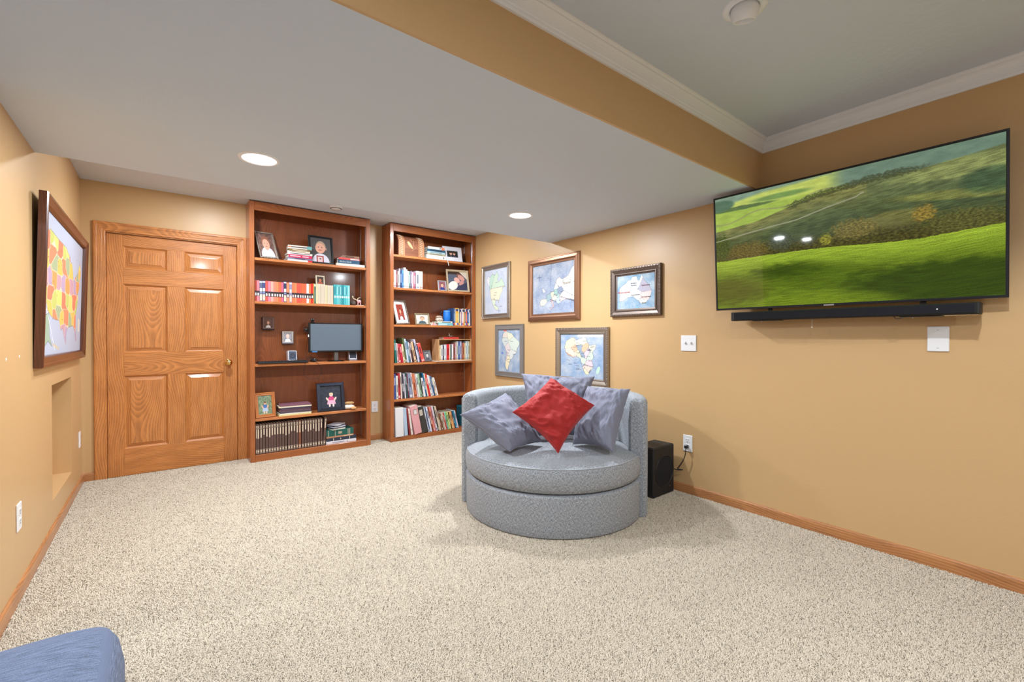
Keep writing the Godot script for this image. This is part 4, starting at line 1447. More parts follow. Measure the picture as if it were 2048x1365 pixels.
	map_frame("framed_map", "hand-drawn map of many small countries, silver frame right behind the chair", a[0], WALL_TURN, a[1], a[2], [Vector2(0, 0), Vector2(0, 0.020), Vector2(0.004, 0.026), Vector2(0.020, 0.028), Vector2(0.034, 0.022), Vector2(0.046, 0.016), Vector2(0.050, 0.020), Vector2(0.058, 0.018), Vector2(0.064, 0.010)], m.silver, p.texture(), 0.064, 1, m.gunmetal)
	# printed map of the states on the partition
	p = Pic.new(448, 288, col(188, 196, 216))
	o = pts([0.06, 0.10, 0.12, 0.13, 0.14, 0.11, 0.30, 0.13, 0.50, 0.14, 0.53, 0.16, 0.60, 0.19, 0.63, 0.24, 0.66, 0.22, 0.70, 0.30, 0.72, 0.38, 0.78, 0.33, 0.86, 0.27, 0.90, 0.18, 0.94, 0.21, 0.95, 0.28, 0.91, 0.34, 0.92, 0.40, 0.87, 0.46, 0.88, 0.52, 0.85, 0.60, 0.82, 0.68, 0.83, 0.78, 0.86, 0.90, 0.84, 0.91, 0.80, 0.82, 0.75, 0.77, 0.68, 0.78, 0.60, 0.79, 0.56, 0.84, 0.56, 0.94, 0.50, 0.86, 0.46, 0.80, 0.42, 0.82, 0.38, 0.74, 0.28, 0.74, 0.20, 0.72, 0.13, 0.68, 0.07, 0.56, 0.03, 0.40, 0.04, 0.24])
	seeds = []
	for gx in 10:
		for gy in 6:
			seeds.append(Vector2(0.03 + (gx + rng.randf_range(0.2, 0.8)) * 0.095, 0.10 + (gy + rng.randf_range(0.2, 0.8)) * 0.135))
	patches(p, o, seeds, [col(240, 130, 96), col(246, 196, 96), col(206, 158, 170), col(246, 218, 116), col(168, 182, 140), col(236, 160, 90), col(200, 204, 106), col(240, 140, 100), col(190, 160, 190)], col(236, 214, 186), -0.2, true)
	patches(p, pts([0.03, 0.84, 0.10, 0.72, 0.16, 0.70, 0.18, 0.86, 0.24, 0.94, 0.16, 0.90, 0.06, 0.96]), pts([0.1, 0.8]), [col(140, 172, 140)], col(120, 130, 120), 0.1)
	p.stroke(pts([0.02, 0.68, 0.12, 0.68, 0.30, 0.97]), Color.WHITE, 2.0)
	for k in 4:
		p.ell(0.27 + 0.035 * k, 0.93 + 0.01 * k, 0.010, 0.012, col(226, 190, 120))
	for k in 26:
		p.rect(rng.randf_range(0.06, 0.85), rng.randf_range(0.16, 0.75), 0.006, 0.007, Color(0.1, 0.1, 0.12))
	p.rect(0.90, 0.70, 0.06, 0.12, col(226, 222, 210))
	var lz0 := -3.245
	var lz1 := -4.84
	var us := map_frame("framed_map", "large printed map of coloured states in a dark wood frame above the niche", Vector3(XL + 0.014, 1.455, (lz0 + lz1) / 2), PI / 2, absf(lz1 - lz0), 0.90, [Vector2(0, 0), Vector2(0, 0.030), Vector2(0.004, 0.036), Vector2(0.016, 0.036), Vector2(0.022, 0.032), Vector2(0.050, 0.026), Vector2(0.056, 0.018), Vector2(0.060, 0.010)], m.dark_wood, p.texture(), 0.060)
	us.rotation.x = deg_to_rad(1.6)


# ------------------------------------------------------------------ plates, outlets, detector, eyeball light

func outlet(label: String, at: Vector3, turn: float) -> Node3D:
	var t := thing("wall_outlet", label, "outlet", at, turn)
	part("plate", boxm(Vector3(0.076, 0.122, 0.006), 0.003, 1, Vector3(0, 0, 0.003)), m.plate, t)
	for y in [0.022, -0.022]:
		var r := part("receptacle", boxm(Vector3(0.034, 0.030, 0.003), 0.001, 1, Vector3(0, y, 0.0065)), m.plate, t)
		for x in [-0.007, 0.007]:
			part("slot", boxm(Vector3(0.0022, 0.009, 0.001), 0.0, 1, Vector3(x, y + 0.004, 0.0079)), m.soft_black, r)
		part("ground_hole", lathem([Vector2(0.0, 0.0), Vector2(0.0028, 0.0), Vector2(0.0028, 0.0006), Vector2(0.0, 0.0006)], 10, Vector3(0, y - 0.008, 0.0079), Basis(Vector3.RIGHT, PI / 2)), m.soft_black, r)
	return t


func wall_fittings() -> void:
	outlet("white duplex outlet low on the partition before the niche", Vector3(XL, 0.362, -2.925), PI / 2)
	outlet("white duplex outlet low on the partition next to the door corner", Vector3(XL, 0.366, -4.81), PI / 2)
	outlet("white duplex outlet in the gap between the bookcases", Vector3(1.90, 0.374, ZB), 0.0)
	outlet("white duplex outlet with a black plug, beside the subwoofer", on_wall(-1.822, 0.372, 0.0), WALL_TURN)
	var cord := thing("power_cord", "black power cord plugged into the outlet beside the subwoofer", "cord", on_wall(-1.822, 0.350, 0.0), WALL_TURN)
	part("plug", boxm(Vector3(0.026, 0.024, 0.028), 0.005, 1, Vector3(0, 0.0, 0.022)), m.black, cord)
	part("cable", tubem(smooth_path([Vector3(0.0, -0.008, 0.028), Vector3(0.0, -0.05, 0.033), Vector3(-0.015, -0.10, 0.035), Vector3(-0.045, -0.15, 0.04), Vector3(-0.06, -0.175, 0.04), Vector3(-0.040, -0.178, 0.03), Vector3(-0.025, -0.176, 0.03), Vector3(-0.05, -0.182, 0.04), Vector3(-0.09, -0.180, 0.05), Vector3(-0.115, -0.18, 0.05)]), 0.0032, 8), m.black, cord)
	# double light switch
	var s := thing("light_switch", "white double light switch plate next to the small framed map", "switch", on_wall(-1.818, 1.117, 0.0), WALL_TURN)
	part("plate", boxm(Vector3(0.124, 0.118, 0.006), 0.003, 1, Vector3(0, 0, 0.003)), m.plate, s)
	for x in [-0.023, 0.023]:
		var tg := part("toggle", boxm(Vector3(0.008, 0.012, 0.016), 0.002, 1, Vector3(x, 0.004, 0.012)), m.plate, s)
		part("slot", boxm(Vector3(0.011, 0.024, 0.001), 0.0, 1, Vector3(x, 0, 0.0062)), mat("slot_grey", col(200, 200, 204), 0.5), tg)
		for y in [-0.03, 0.03]:
			part("screw", lathem([Vector2(0, 0), Vector2(0.003, 0), Vector2(0.0025, 0.001), Vector2(0, 0.001)], 10, Vector3(x, y, 0.006), Basis(Vector3.RIGHT, PI / 2)), m.plate, tg)
	# blank plate under the television
	var b := thing("blank_plate", "white square cable plate on the wall under the television", "wall plate", on_wall(-0.458, 1.153, 0.0), WALL_TURN)
	part("plate", boxm(Vector3(0.082, 0.126, 0.008), 0.003, 1, Vector3(0, 0, 0.004)), m.plate, b)
	for y in [-0.045, 0.045]:
		part("screw_slot", boxm(Vector3(0.010, 0.002, 0.0006), 0.0, 1, Vector3(0, y, 0.0083)), mat("slot_dark", col(150, 150, 156), 0.5), b)
	# smoke detector on the strip of upper ceiling
	var d := thing("smoke_detector", "small white smoke detector on the ceiling above the bookcase with the monitor", "smoke detector", Vector3(1.345, HIGH, -4.50))
	part("body", lathem([Vector2(0.06, 0.0), Vector2(0.06, -0.010), Vector2(0.055, -0.022), Vector2(0.035, -0.028), Vector2(0.0, -0.029)], 32), m.plate, d)
	part("vent", lathem([Vector2(0.0565, -0.0205), Vector2(0.050, -0.0245), Vector2(0.048, -0.026)], 32), m.soft_black, d)
	# eyeball downlight, switched off
	var e := thing("eyeball_light", "unlit white eyeball downlight in the upper ceiling", "ceiling light", Vector3(1.78, HIGH, -0.82))
	part("trim_ring", lathem([Vector2(0.050, -0.001), Vector2(0.052, -0.006), Vector2(0.060, -0.008), Vector2(0.078, -0.004), Vector2(0.080, 0.0)], 48), m.trim, e)
	var aim := Basis(Vector3(0.55, 0, 0.83).normalized(), deg_to_rad(19.0))
	var ball := part("eyeball", lathem([Vector2(0.020, 0.047), Vector2(0.040, 0.031), Vector2(0.0495, 0.010), Vector2(0.050, -0.005), Vector2(0.047, -0.019), Vector2(0.040, -0.032), Vector2(0.037, -0.034), Vector2(0.034, -0.031), Vector2(0.032, -0.012)], 40, Vector3(0, -0.014, 0), aim), m.trim, e)
	part("lamp_face", lathem([Vector2(0.0, -0.014), Vector2(0.018, -0.013), Vector2(0.033, -0.012)], 32, Vector3(0, -0.016, 0), aim), mat("dead_bulb", col(150, 150, 148), 0.25), ball)
	# marks on the paint
	for q in [[-2.76, 1.07], [-2.98, 1.075]]:
		var k := thing("filler_patch", "small white patch of filler on the partition %s" % ("nearest the frame's edge" if q[0] < -2.9 else "farthest from the framed map"), "filler spot", Vector3(XL, q[1], q[0]), PI / 2)
		part("dab", lathem([Vector2(0.0, 0.001), Vector2(0.005, 0.0008), Vector2(0.007, 0.0)], 12, Vector3.ZERO, Basis(Vector3.RIGHT, PI / 2)), m.plate, k)


func subwoofer() -> void:
	var t := thing("subwoofer", "black boxy subwoofer on the carpet between the chair and wall", "speaker", Vector3(2.908, 0, -1.905), 0.02)
	var w := 0.268
	var h := 0.362
	var d := 0.172
	part("cabinet", boxm(Vector3(w, h, d), 0.008, 1, Vector3(0, h / 2, -d / 2)), m.soft_black, t)
	var fwd := Basis(Vector3.RIGHT, PI / 2)
	part("driver_ring", lathem([Vector2(0.118, 0.0), Vector2(0.118, 0.003), Vector2(0.112, 0.004), Vector2(0.110, 0.001)], 64, Vector3(0.006, 0.178, 0), fwd), m.black, t)
	part("driver_cloth", lathem([Vector2(0.0, 0.006), Vector2(0.06, 0.0045), Vector2(0.110, 0.001)], 64, Vector3(0.006, 0.178, 0), fwd), m.cloth_black, t)
	part("badge", boxm(Vector3(0.008, 0.008, 0.001), 0.0, 1, Vector3(0.075, 0.055, 0.0006)), m.steel, t)
	for x in [-0.1, 0.1]:
		for z in [-0.03, -d + 0.03]:
			part("foot", lathem([Vector2(0.0, -0.008), Vector2(0.014, -0.008), Vector2(0.016, 0.001), Vector2(0.0, 0.001)], 16, Vector3(x, 0, z)), m.black, t)


# ------------------------------------------------------------------ things on the shelves

# A standing book with its spine towards +z; origin at the bottom, left edge, front of the spine.
# bands: [from, to, width share, colour] as shares of the height and thickness
func book(parent: Node3D, w: float, h: float, d: float, c: Color, bands: Array = [], rough := 0.5, binding := 0.0022) -> void:
	var g := Geo.new()
	var b := minf(binding, w * 0.2)
	var lip := minf(0.003, w * 0.2)
	g.box(Vector3(w / 2, h / 2, -b / 2), Vector3(w, h, b), minf(b * 0.45, w * 0.2))
	g.box(Vector3(b / 2, h / 2, -d / 2 - b * 0.4), Vector3(b, h, d - b * 0.9), b * 0.3)
	g.box(Vector3(w - b / 2, h / 2, -d / 2 - b * 0.4), Vector3(b, h, d - b * 0.9), b * 0.3)
	part("cover", g.mesh(), plain(c, rough), parent)
	part("pages", boxm(Vector3(w - b * 2, h - lip * 2, d - b - lip), 0.0, 1, Vector3(w / 2, h / 2, -b - (d - b - lip) / 2)), m.pages, parent)
	for q in bands.size():
		var k: Array = bands[q]
		part("spine_band", boxm(Vector3(w * k[2], h * (k[1] - k[0]), 0.0006), 0.0, 1, Vector3(w / 2, h * (k[0] + k[1]) / 2, 0.0002 + 0.0002 * q)), plain(k[3], rough), parent)


func standing(label: String, group: String, at: Vector3, w: float, h: float, d: float, c: Color, bands: Array = [], lean := 0.0, called := "book", rough := 0.5) -> Node3D:
	var t := thing(called, label, "binder" if called == "binder" else "book", at, 0.0, group)
	t.rotation.z = deg_to_rad(lean)
	book(t, w, h, d, c, bands, rough)
	return t


# a row of books; edges are the left edges along the shelf
func row(edges: Array, y: float, z: float, heights: Array, depth: float, colours: Array, group: String, label: String, banding: Callable) -> void:
	for k in edges.size() - 1:
		var w: float = edges[k + 1] - edges[k] - 0.0008
		var t := standing(label.replace("%s", ORD[k]), group, Vector3(edges[k], y, z - rng.randf() * 0.004), w, heights[k % heights.size()], depth, colours[k % colours.size()], banding.call(k))
		t.position.x += 0.0004


# books leaning to the viewer's left: [thickness, height, lean, colour]
func leaning_row(x0: float, y: float, z: float, depth: float, list: Array, group: String, label: String, wider := 1.0) -> float:
	var x := x0
	for k in list.size():
		list[k][0] *= wider
	for k in list.size():
		var e: Array = list[k]
		if k > 0:
			var p: Array = list[k - 1]
			x += p[0] / cos(deg_to_rad(e[2])) + 0.0008 + minf(p[1], e[1]) * maxf(0.0, tan(deg_to_rad(e[2])) - tan(deg_to_rad(p[2])))
		var c: Color = e[3]
		var bands := []
		if k % 3 == 0:
			bands = [[0.55, 0.85, 0.5, c.lerp(Color.WHITE, 0.6) if c.get_luminance() < 0.5 else c.lerp(Color(0.15, 0.15, 0.2), 0.65)]]
		elif k % 3 == 1:
			bands = [[0.30, 0.62, 0.45, c.lerp(Color.WHITE, 0.7) if c.get_luminance() < 0.5 else c.lerp(Color(0.3, 0.1, 0.1), 0.6)], [0.06, 0.12, 0.7, c.darkened(0.4)]]
		else:
			bands = [[0.04, 0.13, 0.8, c.lerp(Color.WHITE, 0.6)], [0.45, 0.80, 0.4, c.darkened(0.5)]]
		standing(label % ORD[k], group, Vector3(x, y + 0.0003, z - rng.randf() * 0.006), e[0], e[1], depth, c, bands, e[2])
	return x


# a book lying flat, spine to the front; at is the middle of the bottom of its spine
func flat_book(label: String, group: String, at: Vector3, len: float, thick: float, d: float, c: Color, bands: Array = [], turn := 0.0, called := "book") -> Node3D:
	var t := thing(called, label, "book", at, turn, group)
	var b := Node3D.new()
	b.name = "block"
	t.add_child(b)
	b.rotation.z = -PI / 2
	b.position = Vector3(-len / 2, thick, 0)
	book(b, thick, len, d, c, bands)
	return t


# a flat print with a person in it
func portrait(bg: Color, skin: Color, hair: Color, shirt: Color, big := 1.0, cx := 0.5, sitting := false) -> Texture2D:
	var p := Pic.new(96, 120, bg)
	var n1 := noise(0.05, rng.randi() % 1000, 3)
	for y in 120:
		for x in 96:
			p.im.set_pixel(x, y, bg * (1.0 + 0.35 * n1.get_noise_2d(x, y)))
	if sitting:
		p.ell(cx, 0.62, 0.15, 0.16, shirt)
		p.poly(pts([cx - 0.17, 0.66, cx + 0.17, 0.66, cx + 0.22, 0.84, cx - 0.22, 0.84]), shirt.lerp(Color.WHITE, 0.55))
		for s in [-1.0, 1.0]:
			p.ell(cx + s * 0.19, 0.60, 0.05, 0.10, skin, s * 0.5)
			p.ell(cx + s * 0.09, 0.89, 0.045, 0.08, skin.lerp(Color.WHITE, 0.3))
		p.ell(cx, 0.40, 0.095, 0.085, skin)
		p.ell(cx, 0.355, 0.098, 0.05, hair)
		p.ell(cx - 0.035, 0.405, 0.012, 0.009, skin.darkened(0.7))
		p.ell(cx + 0.035, 0.405, 0.012, 0.009, skin.darkened(0.7))
		return p.texture()
	p.ell(cx, 0.98, 0.36 * big, 0.33 * big, shirt)
	p.rect(cx - 0.07 * big, 0.56, 0.14 * big, 0.14, skin.darkened(0.12))
	p.ell(cx, 0.38, 0.225 * big, 0.23 * big, hair)
	p.ell(cx, 0.455, 0.185 * big, 0.185 * big, skin)
	p.ell(cx - 0.07 * big, 0.42, 0.024, 0.016, skin.darkened(0.75))
	p.ell(cx + 0.07 * big, 0.42, 0.024, 0.016, skin.darkened(0.75))
	p.ell(cx, 0.48, 0.020, 0.018, skin.darkened(0.15))
	p.ell(cx, 0.545, 0.06 * big, 0.014, Color(0.72, 0.32, 0.32))
	return p.texture()


# a photo frame standing on a shelf: origin at the middle of its bottom edge, leaning back
func photo_frame(label: String, at: Vector3, w: float, h: float, profile: Array, mt: Material, art: Texture2D, inset: float, lean: float, turn := 0.0, roll := 0.0, matboard := 0.0, ornate := 0, orn: Material = null, mat_colour := Color(0.92, 0.92, 0.93)) -> Node3D:
	var t := thing("framed_photograph", label, "photo frame", at, turn, "framed photographs on the bookcases")
	var f := Node3D.new()
	f.name = "frame"
	t.add_child(f)
	f.rotation = Vector3(deg_to_rad(-lean), 0, deg_to_rad(roll))
	f.position.y = 0.0006 + absf(sin(deg_to_rad(roll))) * w / 2 + sin(deg_to_rad(lean)) * 0.003
	var g := Geo.new()
	g.ring(w, h, profile)
	part("moulding", g.mesh(), mt, f, Vector3(0, h / 2, 0))
	part("backing", boxm(Vector3(w - 0.004, h - 0.004, 0.004), 0.0, 1, Vector3(0, h / 2, 0.0025)), m.soft_black, f)
	var pm := mat("photograph", Color.WHITE, 0.3)
	pm.albedo_texture = art
	if matboard > 0.0:
		part("mat_board", sheet(w - inset * 2 + 0.002, h - inset * 2 + 0.002, 0.001), plain(mat_colour, 0.8), f, Vector3(0, h / 2, 0.0062))
		part("picture", sheet(w - inset * 2 - matboard * 2, h - inset * 2 - matboard * 2, 0.0006), pm, f, Vector3(0, h / 2, 0.0070))
	else:
		part("picture", sheet(w - inset * 2 + 0.002, h - inset * 2 + 0.002, 0.001), pm, f, Vector3(0, h / 2, 0.0062))
	if ornate > 0:
		g = Geo.new()
		var cnt := int((w + h) * 2 / 0.014)
		for k in cnt:
			var s := (k + 0.5) / cnt * (w + h) * 2
			var p := Vector2.ZERO
			var e := 0.006
			if s < w:
				p = Vector2(-w / 2 + s, -h / 2 + e)
			elif s < w + h:
				p = Vector2(w / 2 - e, -h / 2 + s - w)
			elif s < w * 2 + h:
				p = Vector2(w / 2 - (s - w - h), h / 2 - e)
			else:
				p = Vector2(-w / 2 + e, h / 2 - (s - w * 2 - h))
			g.blob(Vector3(p.x, p.y + h / 2, profile[2].y), Vector3(0.013, 0.013, 0.008), k, 0.1, 5)
		part("beading", g.mesh(), orn if orn else mt, f)
	# prop at the back, its foot on the shelf
	var th := deg_to_rad(lean)
	var reach := h * 0.7 * cos(th) / cos(th * 0.3) - 0.006
	var strut := part("strut", boxm(Vector3(0.03, reach, 0.002), 0.0, 1, Vector3(0, -reach / 2, -0.002)), m.soft_black, f, Vector3(0, h * 0.7, 0.0))
	strut.rotation.x = th * 1.3
	return t


const THIN := [Vector2(0, 0), Vector2(0, 0.010), Vector2(0.002, 0.012), Vector2(0.010, 0.012), Vector2(0.012, 0.006)]


func shelf_contents() -> void:
	case_with_monitor()
	case_with_binders()


func case_with_monitor() -> void:
	var zf := -4.742
	var black := col(34, 30, 34)
	var skin := col(226, 172, 148)
	# --- top shelf
	var y := 1.9042
	photo_frame("ornate silver photo frame of a smiling child, on the top shelf by the door", Vector3(0.815, y, -4.80), 0.175, 0.275, [Vector2(0, 0), Vector2(0, 0.010), Vector2(0.003, 0.014), Vector2(0.012, 0.012), Vector2(0.018, 0.006)], m.gunmetal, portrait(col(120, 92, 84), skin, col(150, 100, 80), col(206, 208, 226), 1.25), 0.018, 20.0, 0.30, 3.0, 0.0, 1, m.silver)
	var g := "stacked books on the bookcases"
	var x := 1.075
	var zz := -4.765
	flat_book("white red-tipped book, lowest of the stack next to the ornate silver frame", g, Vector3(x + 0.005, y, zz), 0.225, 0.020, 0.165, col(232, 226, 222), [[0.82, 1.0, 0.98, col(214, 50, 60)]], 0.03)
	flat_book("grey lavender book under the magenta book", g, Vector3(x + 0.002, y + 0.0204, zz), 0.228, 0.016, 0.165, col(128, 122, 148), [[0.3, 0.7, 0.5, col(70, 60, 90)]], 0.0)
	flat_book("magenta paperback in the stack next to the ornate silver frame", g, Vector3(x + 0.008, y + 0.0368, zz), 0.215, 0.030, 0.155, col(204, 48, 92), [[0.06, 0.5, 0.35, col(246, 190, 200)], [0.58, 0.85, 0.35, col(246, 190, 200)]], 0.02)
	flat_book("white paperback on top of the magenta book", g, Vector3(x + 0.006, y + 0.0672, zz - 0.005), 0.225, 0.020, 0.165, col(234, 228, 222), [[0.1, 0.9, 0.3, col(60, 64, 84)]], -0.02)
	flat_book("cream book third from the top of the stack beside the baby picture", g, Vector3(x - 0.006, y + 0.0876, zz - 0.01), 0.205, 0.018, 0.16, col(226, 214, 198), [[0.2, 0.8, 0.4, col(170, 150, 120)]], -0.16)
	flat_book("olive brown book second from the top of the stack beside the baby picture", g, Vector3(x + 0.004, y + 0.1060, zz - 0.01), 0.19, 0.018, 0.15, col(140, 112, 70), [[0.15, 0.85, 0.4, col(216, 204, 176)]], -0.05)
	flat_book("white, orange and teal book topping the stack beside the baby picture", g, Vector3(x + 0.005, y + 0.1244, zz - 0.005), 0.215, 0.034, 0.165, col(232, 228, 218), [[0.0, 0.55, 0.30, col(232, 120, 70)], [0.12, 0.80, 0.26, col(60, 62, 74)], [0.80, 1.0, 0.9, col(110, 176, 176)]], -0.10)
	var baby := Pic.new(96, 120, col(84, 82, 84))
	baby.ell(0.48, 1.0, 0.42, 0.36, col(214, 212, 226))
	baby.ell(0.50, 0.36, 0.24, 0.24, col(186, 160, 138))
	baby.ell(0.47, 0.42, 0.235, 0.215, skin)
	baby.ell(0.38, 0.38, 0.03, 0.018, col(70, 60, 70))
	baby.ell(0.55, 0.38, 0.03, 0.018, col(70, 60, 70))
	baby.ell(0.46, 0.50, 0.10, 0.022, col(196, 110, 104))
	baby.ell(0.75, 0.43, 0.03, 0.05, skin.darkened(0.1))
	baby.rect(0.28, 0.74, 0.34, 0.26, col(150, 58, 50))
	baby.rect(0.33, 0.78, 0.24, 0.22, col(226, 190, 190))
	baby.ell(0.45, 0.86, 0.05, 0.03, col(90, 90, 110))
	photo_frame("black photo frame with a silver lip and a baby in a white shirt", Vector3(1.287, y, -4.795), 0.240, 0.290, [Vector2(0, 0), Vector2(0, 0.014), Vector2(0.002, 0.016), Vector2(0.014, 0.016), Vector2(0.015, 0.010), Vector2(0.019, 0.010), Vector2(0.020, 0.006)], m.black, baby.texture(), 0.020, 9.0, 0.05)
	flat_book("large white flat book, lowest of the small stack right of the baby picture", g, Vector3(1.570, y, -4.757), 0.290, 0.026, 0.18, col(232, 226, 214), [], -0.05)
	var mb := flat_book("blue hardback lettered in white on the large white flat book", g, Vector3(1.556, y + 0.0264, -4.775), 0.222, 0.042, 0.155, col(42, 82, 112), [[0.0, 1.0, 0.08, col(30, 60, 86)]], -0.04)
	lettering("Moby Dick", 0.024, col(206, 222, 232), mb, Vector3(-0.035, 0.021, 0.0008), 0.0, "Droid Serif")
	flat_book("red and white book second from the top of the small stack", g, Vector3(1.562, y + 0.0688, -4.775), 0.222, 0.020, 0.15, col(214, 72, 72), [[0.55, 0.95, 0.5, col(240, 220, 220)]], 0.03)
	flat_book("brown book on top of the small stack right of the baby picture", g, Vector3(1.578, y + 0.0892, -4.78), 0.178, 0.026, 0.14, col(150, 112, 88), [[0.2, 0.7, 0.5, col(96, 66, 50)]], -0.06)
	# --- shelf of coloured sets
	y = 1.4992
	var zb := zf - 0.02
	var reds := [0.6862, 0.703, 0.725, 0.749, 0.774, 0.796, 0.819, 0.845, 0.867, 0.886, 0.911, 0.930, 0.956, 0.980, 1.004, 1.024, 1.047, 1.072, 1.093, 1.114, 1.136, 1.159, 1.178, 1.2015]
	var rc := [col(160, 54, 40), col(232, 124, 136), col(92, 96, 122), col(58, 72, 118), col(228, 84, 72), col(236, 124, 146), col(240, 158, 146), col(236, 130, 104), col(240, 134, 88), col(234, 104, 72), col(240, 104, 136), col(52, 54, 88), col(240, 136, 94), col(150, 134, 166), col(240, 120, 78), col(240, 134, 88), col(234, 84, 68), col(234, 90, 64), col(244, 104, 58), col(240, 100, 64), col(230, 220, 222), col(244, 128, 72), col(212, 40, 24)]
	var special := func(k: int) -> Array:
		if k in [2, 3, 11, 13]:
			return [[0.90, 0.96, 0.9, col(226, 224, 222)], [0.48, 0.64, 0.75, col(232, 224, 206)], [0.38, 0.44, 0.8, col(130, 140, 180)], [0.04, 0.34, 0.8, col(226, 196, 176)]]
		return [[0.245, 0.50, 0.98, col(36, 30, 36)], [0.27, 0.40, 0.55, col(232, 222, 222)]]
	row(reds, y, zb, [0.196, 0.194, 0.193, 0.196, 0.194, 0.192, 0.192, 0.192, 0.191, 0.191, 0.191, 0.203, 0.192, 0.198, 0.193, 0.193, 0.193, 0.192, 0.192, 0.192, 0.193, 0.192, 0.198], 0.135, rc, "red and orange numbered paperbacks", "%s volume from the door end of the red and orange numbered row", special)
	row([1.2022, 1.2072], y, zb, [0.200], 0.14, [col(226, 212, 90)], "", "very thin yellow book between the red row and cream row", func(_k): return [])
	row([1.2075, 1.2248], y, zb, [0.200], 0.14, [col(76, 112, 96)], "", "slim dark green book beside the cream row", func(_k): return [[0.86, 0.98, 0.9, col(216, 222, 196)], [0.1, 0.7, 0.4, col(130, 150, 150)]])
	row([1.2255, 1.246, 1.268, 1.294, 1.315, 1.335, 1.357, 1.378, 1.394], y, zb, [0.192, 0.193, 0.192], 0.145, [col(222, 210, 168), col(214, 204, 184), col(216, 202, 182), col(214, 200, 180)], "cream paperbacks", "%s book in the cream row left of the teal set", func(_k): return [[0.1, 0.9, 0.12, col(180, 164, 136)]])
	row([1.400, 1.422, 1.443, 1.458, 1.476, 1.499, 1.520, 1.537, 1.561], y, zb, [0.205], 0.145, [col(64, 178, 184), col(86, 190, 198), col(120, 200, 200), col(70, 170, 176), col(30, 140, 150)], "teal paperbacks", "%s book in the teal set counted from the cream row", func(k): return [[0.34, 0.44, 0.6, col(232, 236, 226)], [0.5, 0.9, 0.4, col(160, 216, 220) if k % 2 else col(40, 120, 140)]])
	photo_frame("tiny pale photo frame standing on top of the cream books", Vector3(1.283, y + 0.1935, -4.83), 0.088, 0.098, THIN, mat("pale_metal", col(214, 204, 180), 0.4, 0.4), portrait(col(60, 40, 28), col(180, 104, 72), col(40, 26, 18), col(150, 70, 46), 1.1), 0.012, 8.0, 0.08, 0.0, 0.0, 1)
	# pottery animal at the end of the shelf
	var f := thing("figurine", "small painted animal figurine beside the teal books", "figurine", Vector3(1.64, y, -4.80))
	var q := Geo.new()
	q.blob(Vector3(-0.03, 0.026, -0.01), Vector3(0.055, 0.050, 0.05), 3, 0.12)
	part("rock", q.mesh(), plain(col(92, 78, 72), 0.8), f)
	q = Geo.new()
	q.blob(Vector3(0.03, 0.046, 0.0), Vector3(0.045, 0.032, 0.03), 5, 0.1)
	for sx in [0.016, 0.044]:
		q.tube([Vector3(sx, 0.04, 0.006), Vector3(sx, 0.02, 0.007), Vector3(sx, 0.006, 0.007)], 0.005, 7)
	part("body", q.mesh(), plain(col(222, 170, 176), 0.4), f)
	q = Geo.new()
	q.tube(smooth_path([Vector3(0.012, 0.055, 0), Vector3(-0.01, 0.066, 0.004), Vector3(-0.028, 0.072, 0.004), Vector3(-0.038, 0.088, 0.002)]), 0.0045, 7)
	q.tube(smooth_path([Vector3(0.012, 0.058, 0), Vector3(0.02, 0.078, 0), Vector3(0.042, 0.086, 0)]), 0.004, 7)
	q.blob(Vector3(-0.038, 0.092, 0.002), Vector3(0.014, 0.022, 0.012), 7, 0.1, 8)
	part("antlers", q.mesh(), plain(col(232, 206, 170), 0.5), f)
	part("plinth", boxm(Vector3(0.085, 0.006, 0.05), 0.002, 1, Vector3(0.035, 0.003, 0.005)), plain(col(226, 206, 190), 0.6), f)
	# --- desk shelf
	y = 0.9112
	var zback := ZB + 0.0128
	for e in [[0.822, 1.298, "dark photo cube of a child in a vest, fixed to the bookcase back", col(110, 84, 76), col(46, 42, 48), portrait(col(104, 74, 66), skin, col(120, 90, 60), col(226, 222, 222), 0.8)], [0.995, 1.160, "silver photo cube of a bald baby, fixed to the bookcase back", col(176, 168, 166), col(120, 126, 146), portrait(col(150, 150, 160), col(232, 206, 196), col(220, 196, 180), col(236, 232, 230), 1.0)]]:
		var c := thing("photo_cube", e[2], "photo frame", Vector3(e[0], e[1], zback))
		part("box", boxm(Vector3(0.104, 0.122, 0.035), 0.003, 1, Vector3(0, 0, 0.0175)), m.soft_black, c)
		q = Geo.new()
		q.ring(0.104, 0.122, [Vector2(0, 0.030), Vector2(0.001, 0.042), Vector2(0.004, 0.044), Vector2(0.016, 0.041), Vector2(0.018, 0.036)])
		part("rim", q.mesh(), mat("cube_rim", e[3], 0.4, 0.3), c)
		part("ledge", boxm(Vector3(0.106, 0.012, 0.012), 0.003, 1, Vector3(0, -0.058, 0.042)), mat("cube_ledge", e[4], 0.25, 0.4), c)
		var pm := mat("photograph", Color.WHITE, 0.25)
		pm.albedo_texture = e[5]
		part("picture", sheet(0.072, 0.090, 0.001), pm, c, Vector3(0, 0.002, 0.037))
	for e in [[1.032, "silver desktop speaker standing behind the keyboard", 0.1], [1.632, "silver desktop speaker under the monitor's corner", -0.05]]:
		var c := thing("desktop_speaker", e[1], "speaker", Vector3(e[0], y, -4.888), e[2], "pair of desktop speakers")
		var b := Node3D.new()
		b.name = "case"
		c.add_child(b)
		b.rotation.x = deg_to_rad(-10)
		part("shell", boxm(Vector3(0.090, 0.112, 0.05), 0.006, 1, Vector3(0, 0.062, -0.012)), mat("speaker_silver", col(206, 206, 214), 0.3, 0.5), b)
		part("grille", boxm(Vector3(0.068, 0.088, 0.004), 0.002, 1, Vector3(0, 0.066, 0.0135)), mat("speaker_blue_cloth", col(76, 84, 104), 0.8), b)
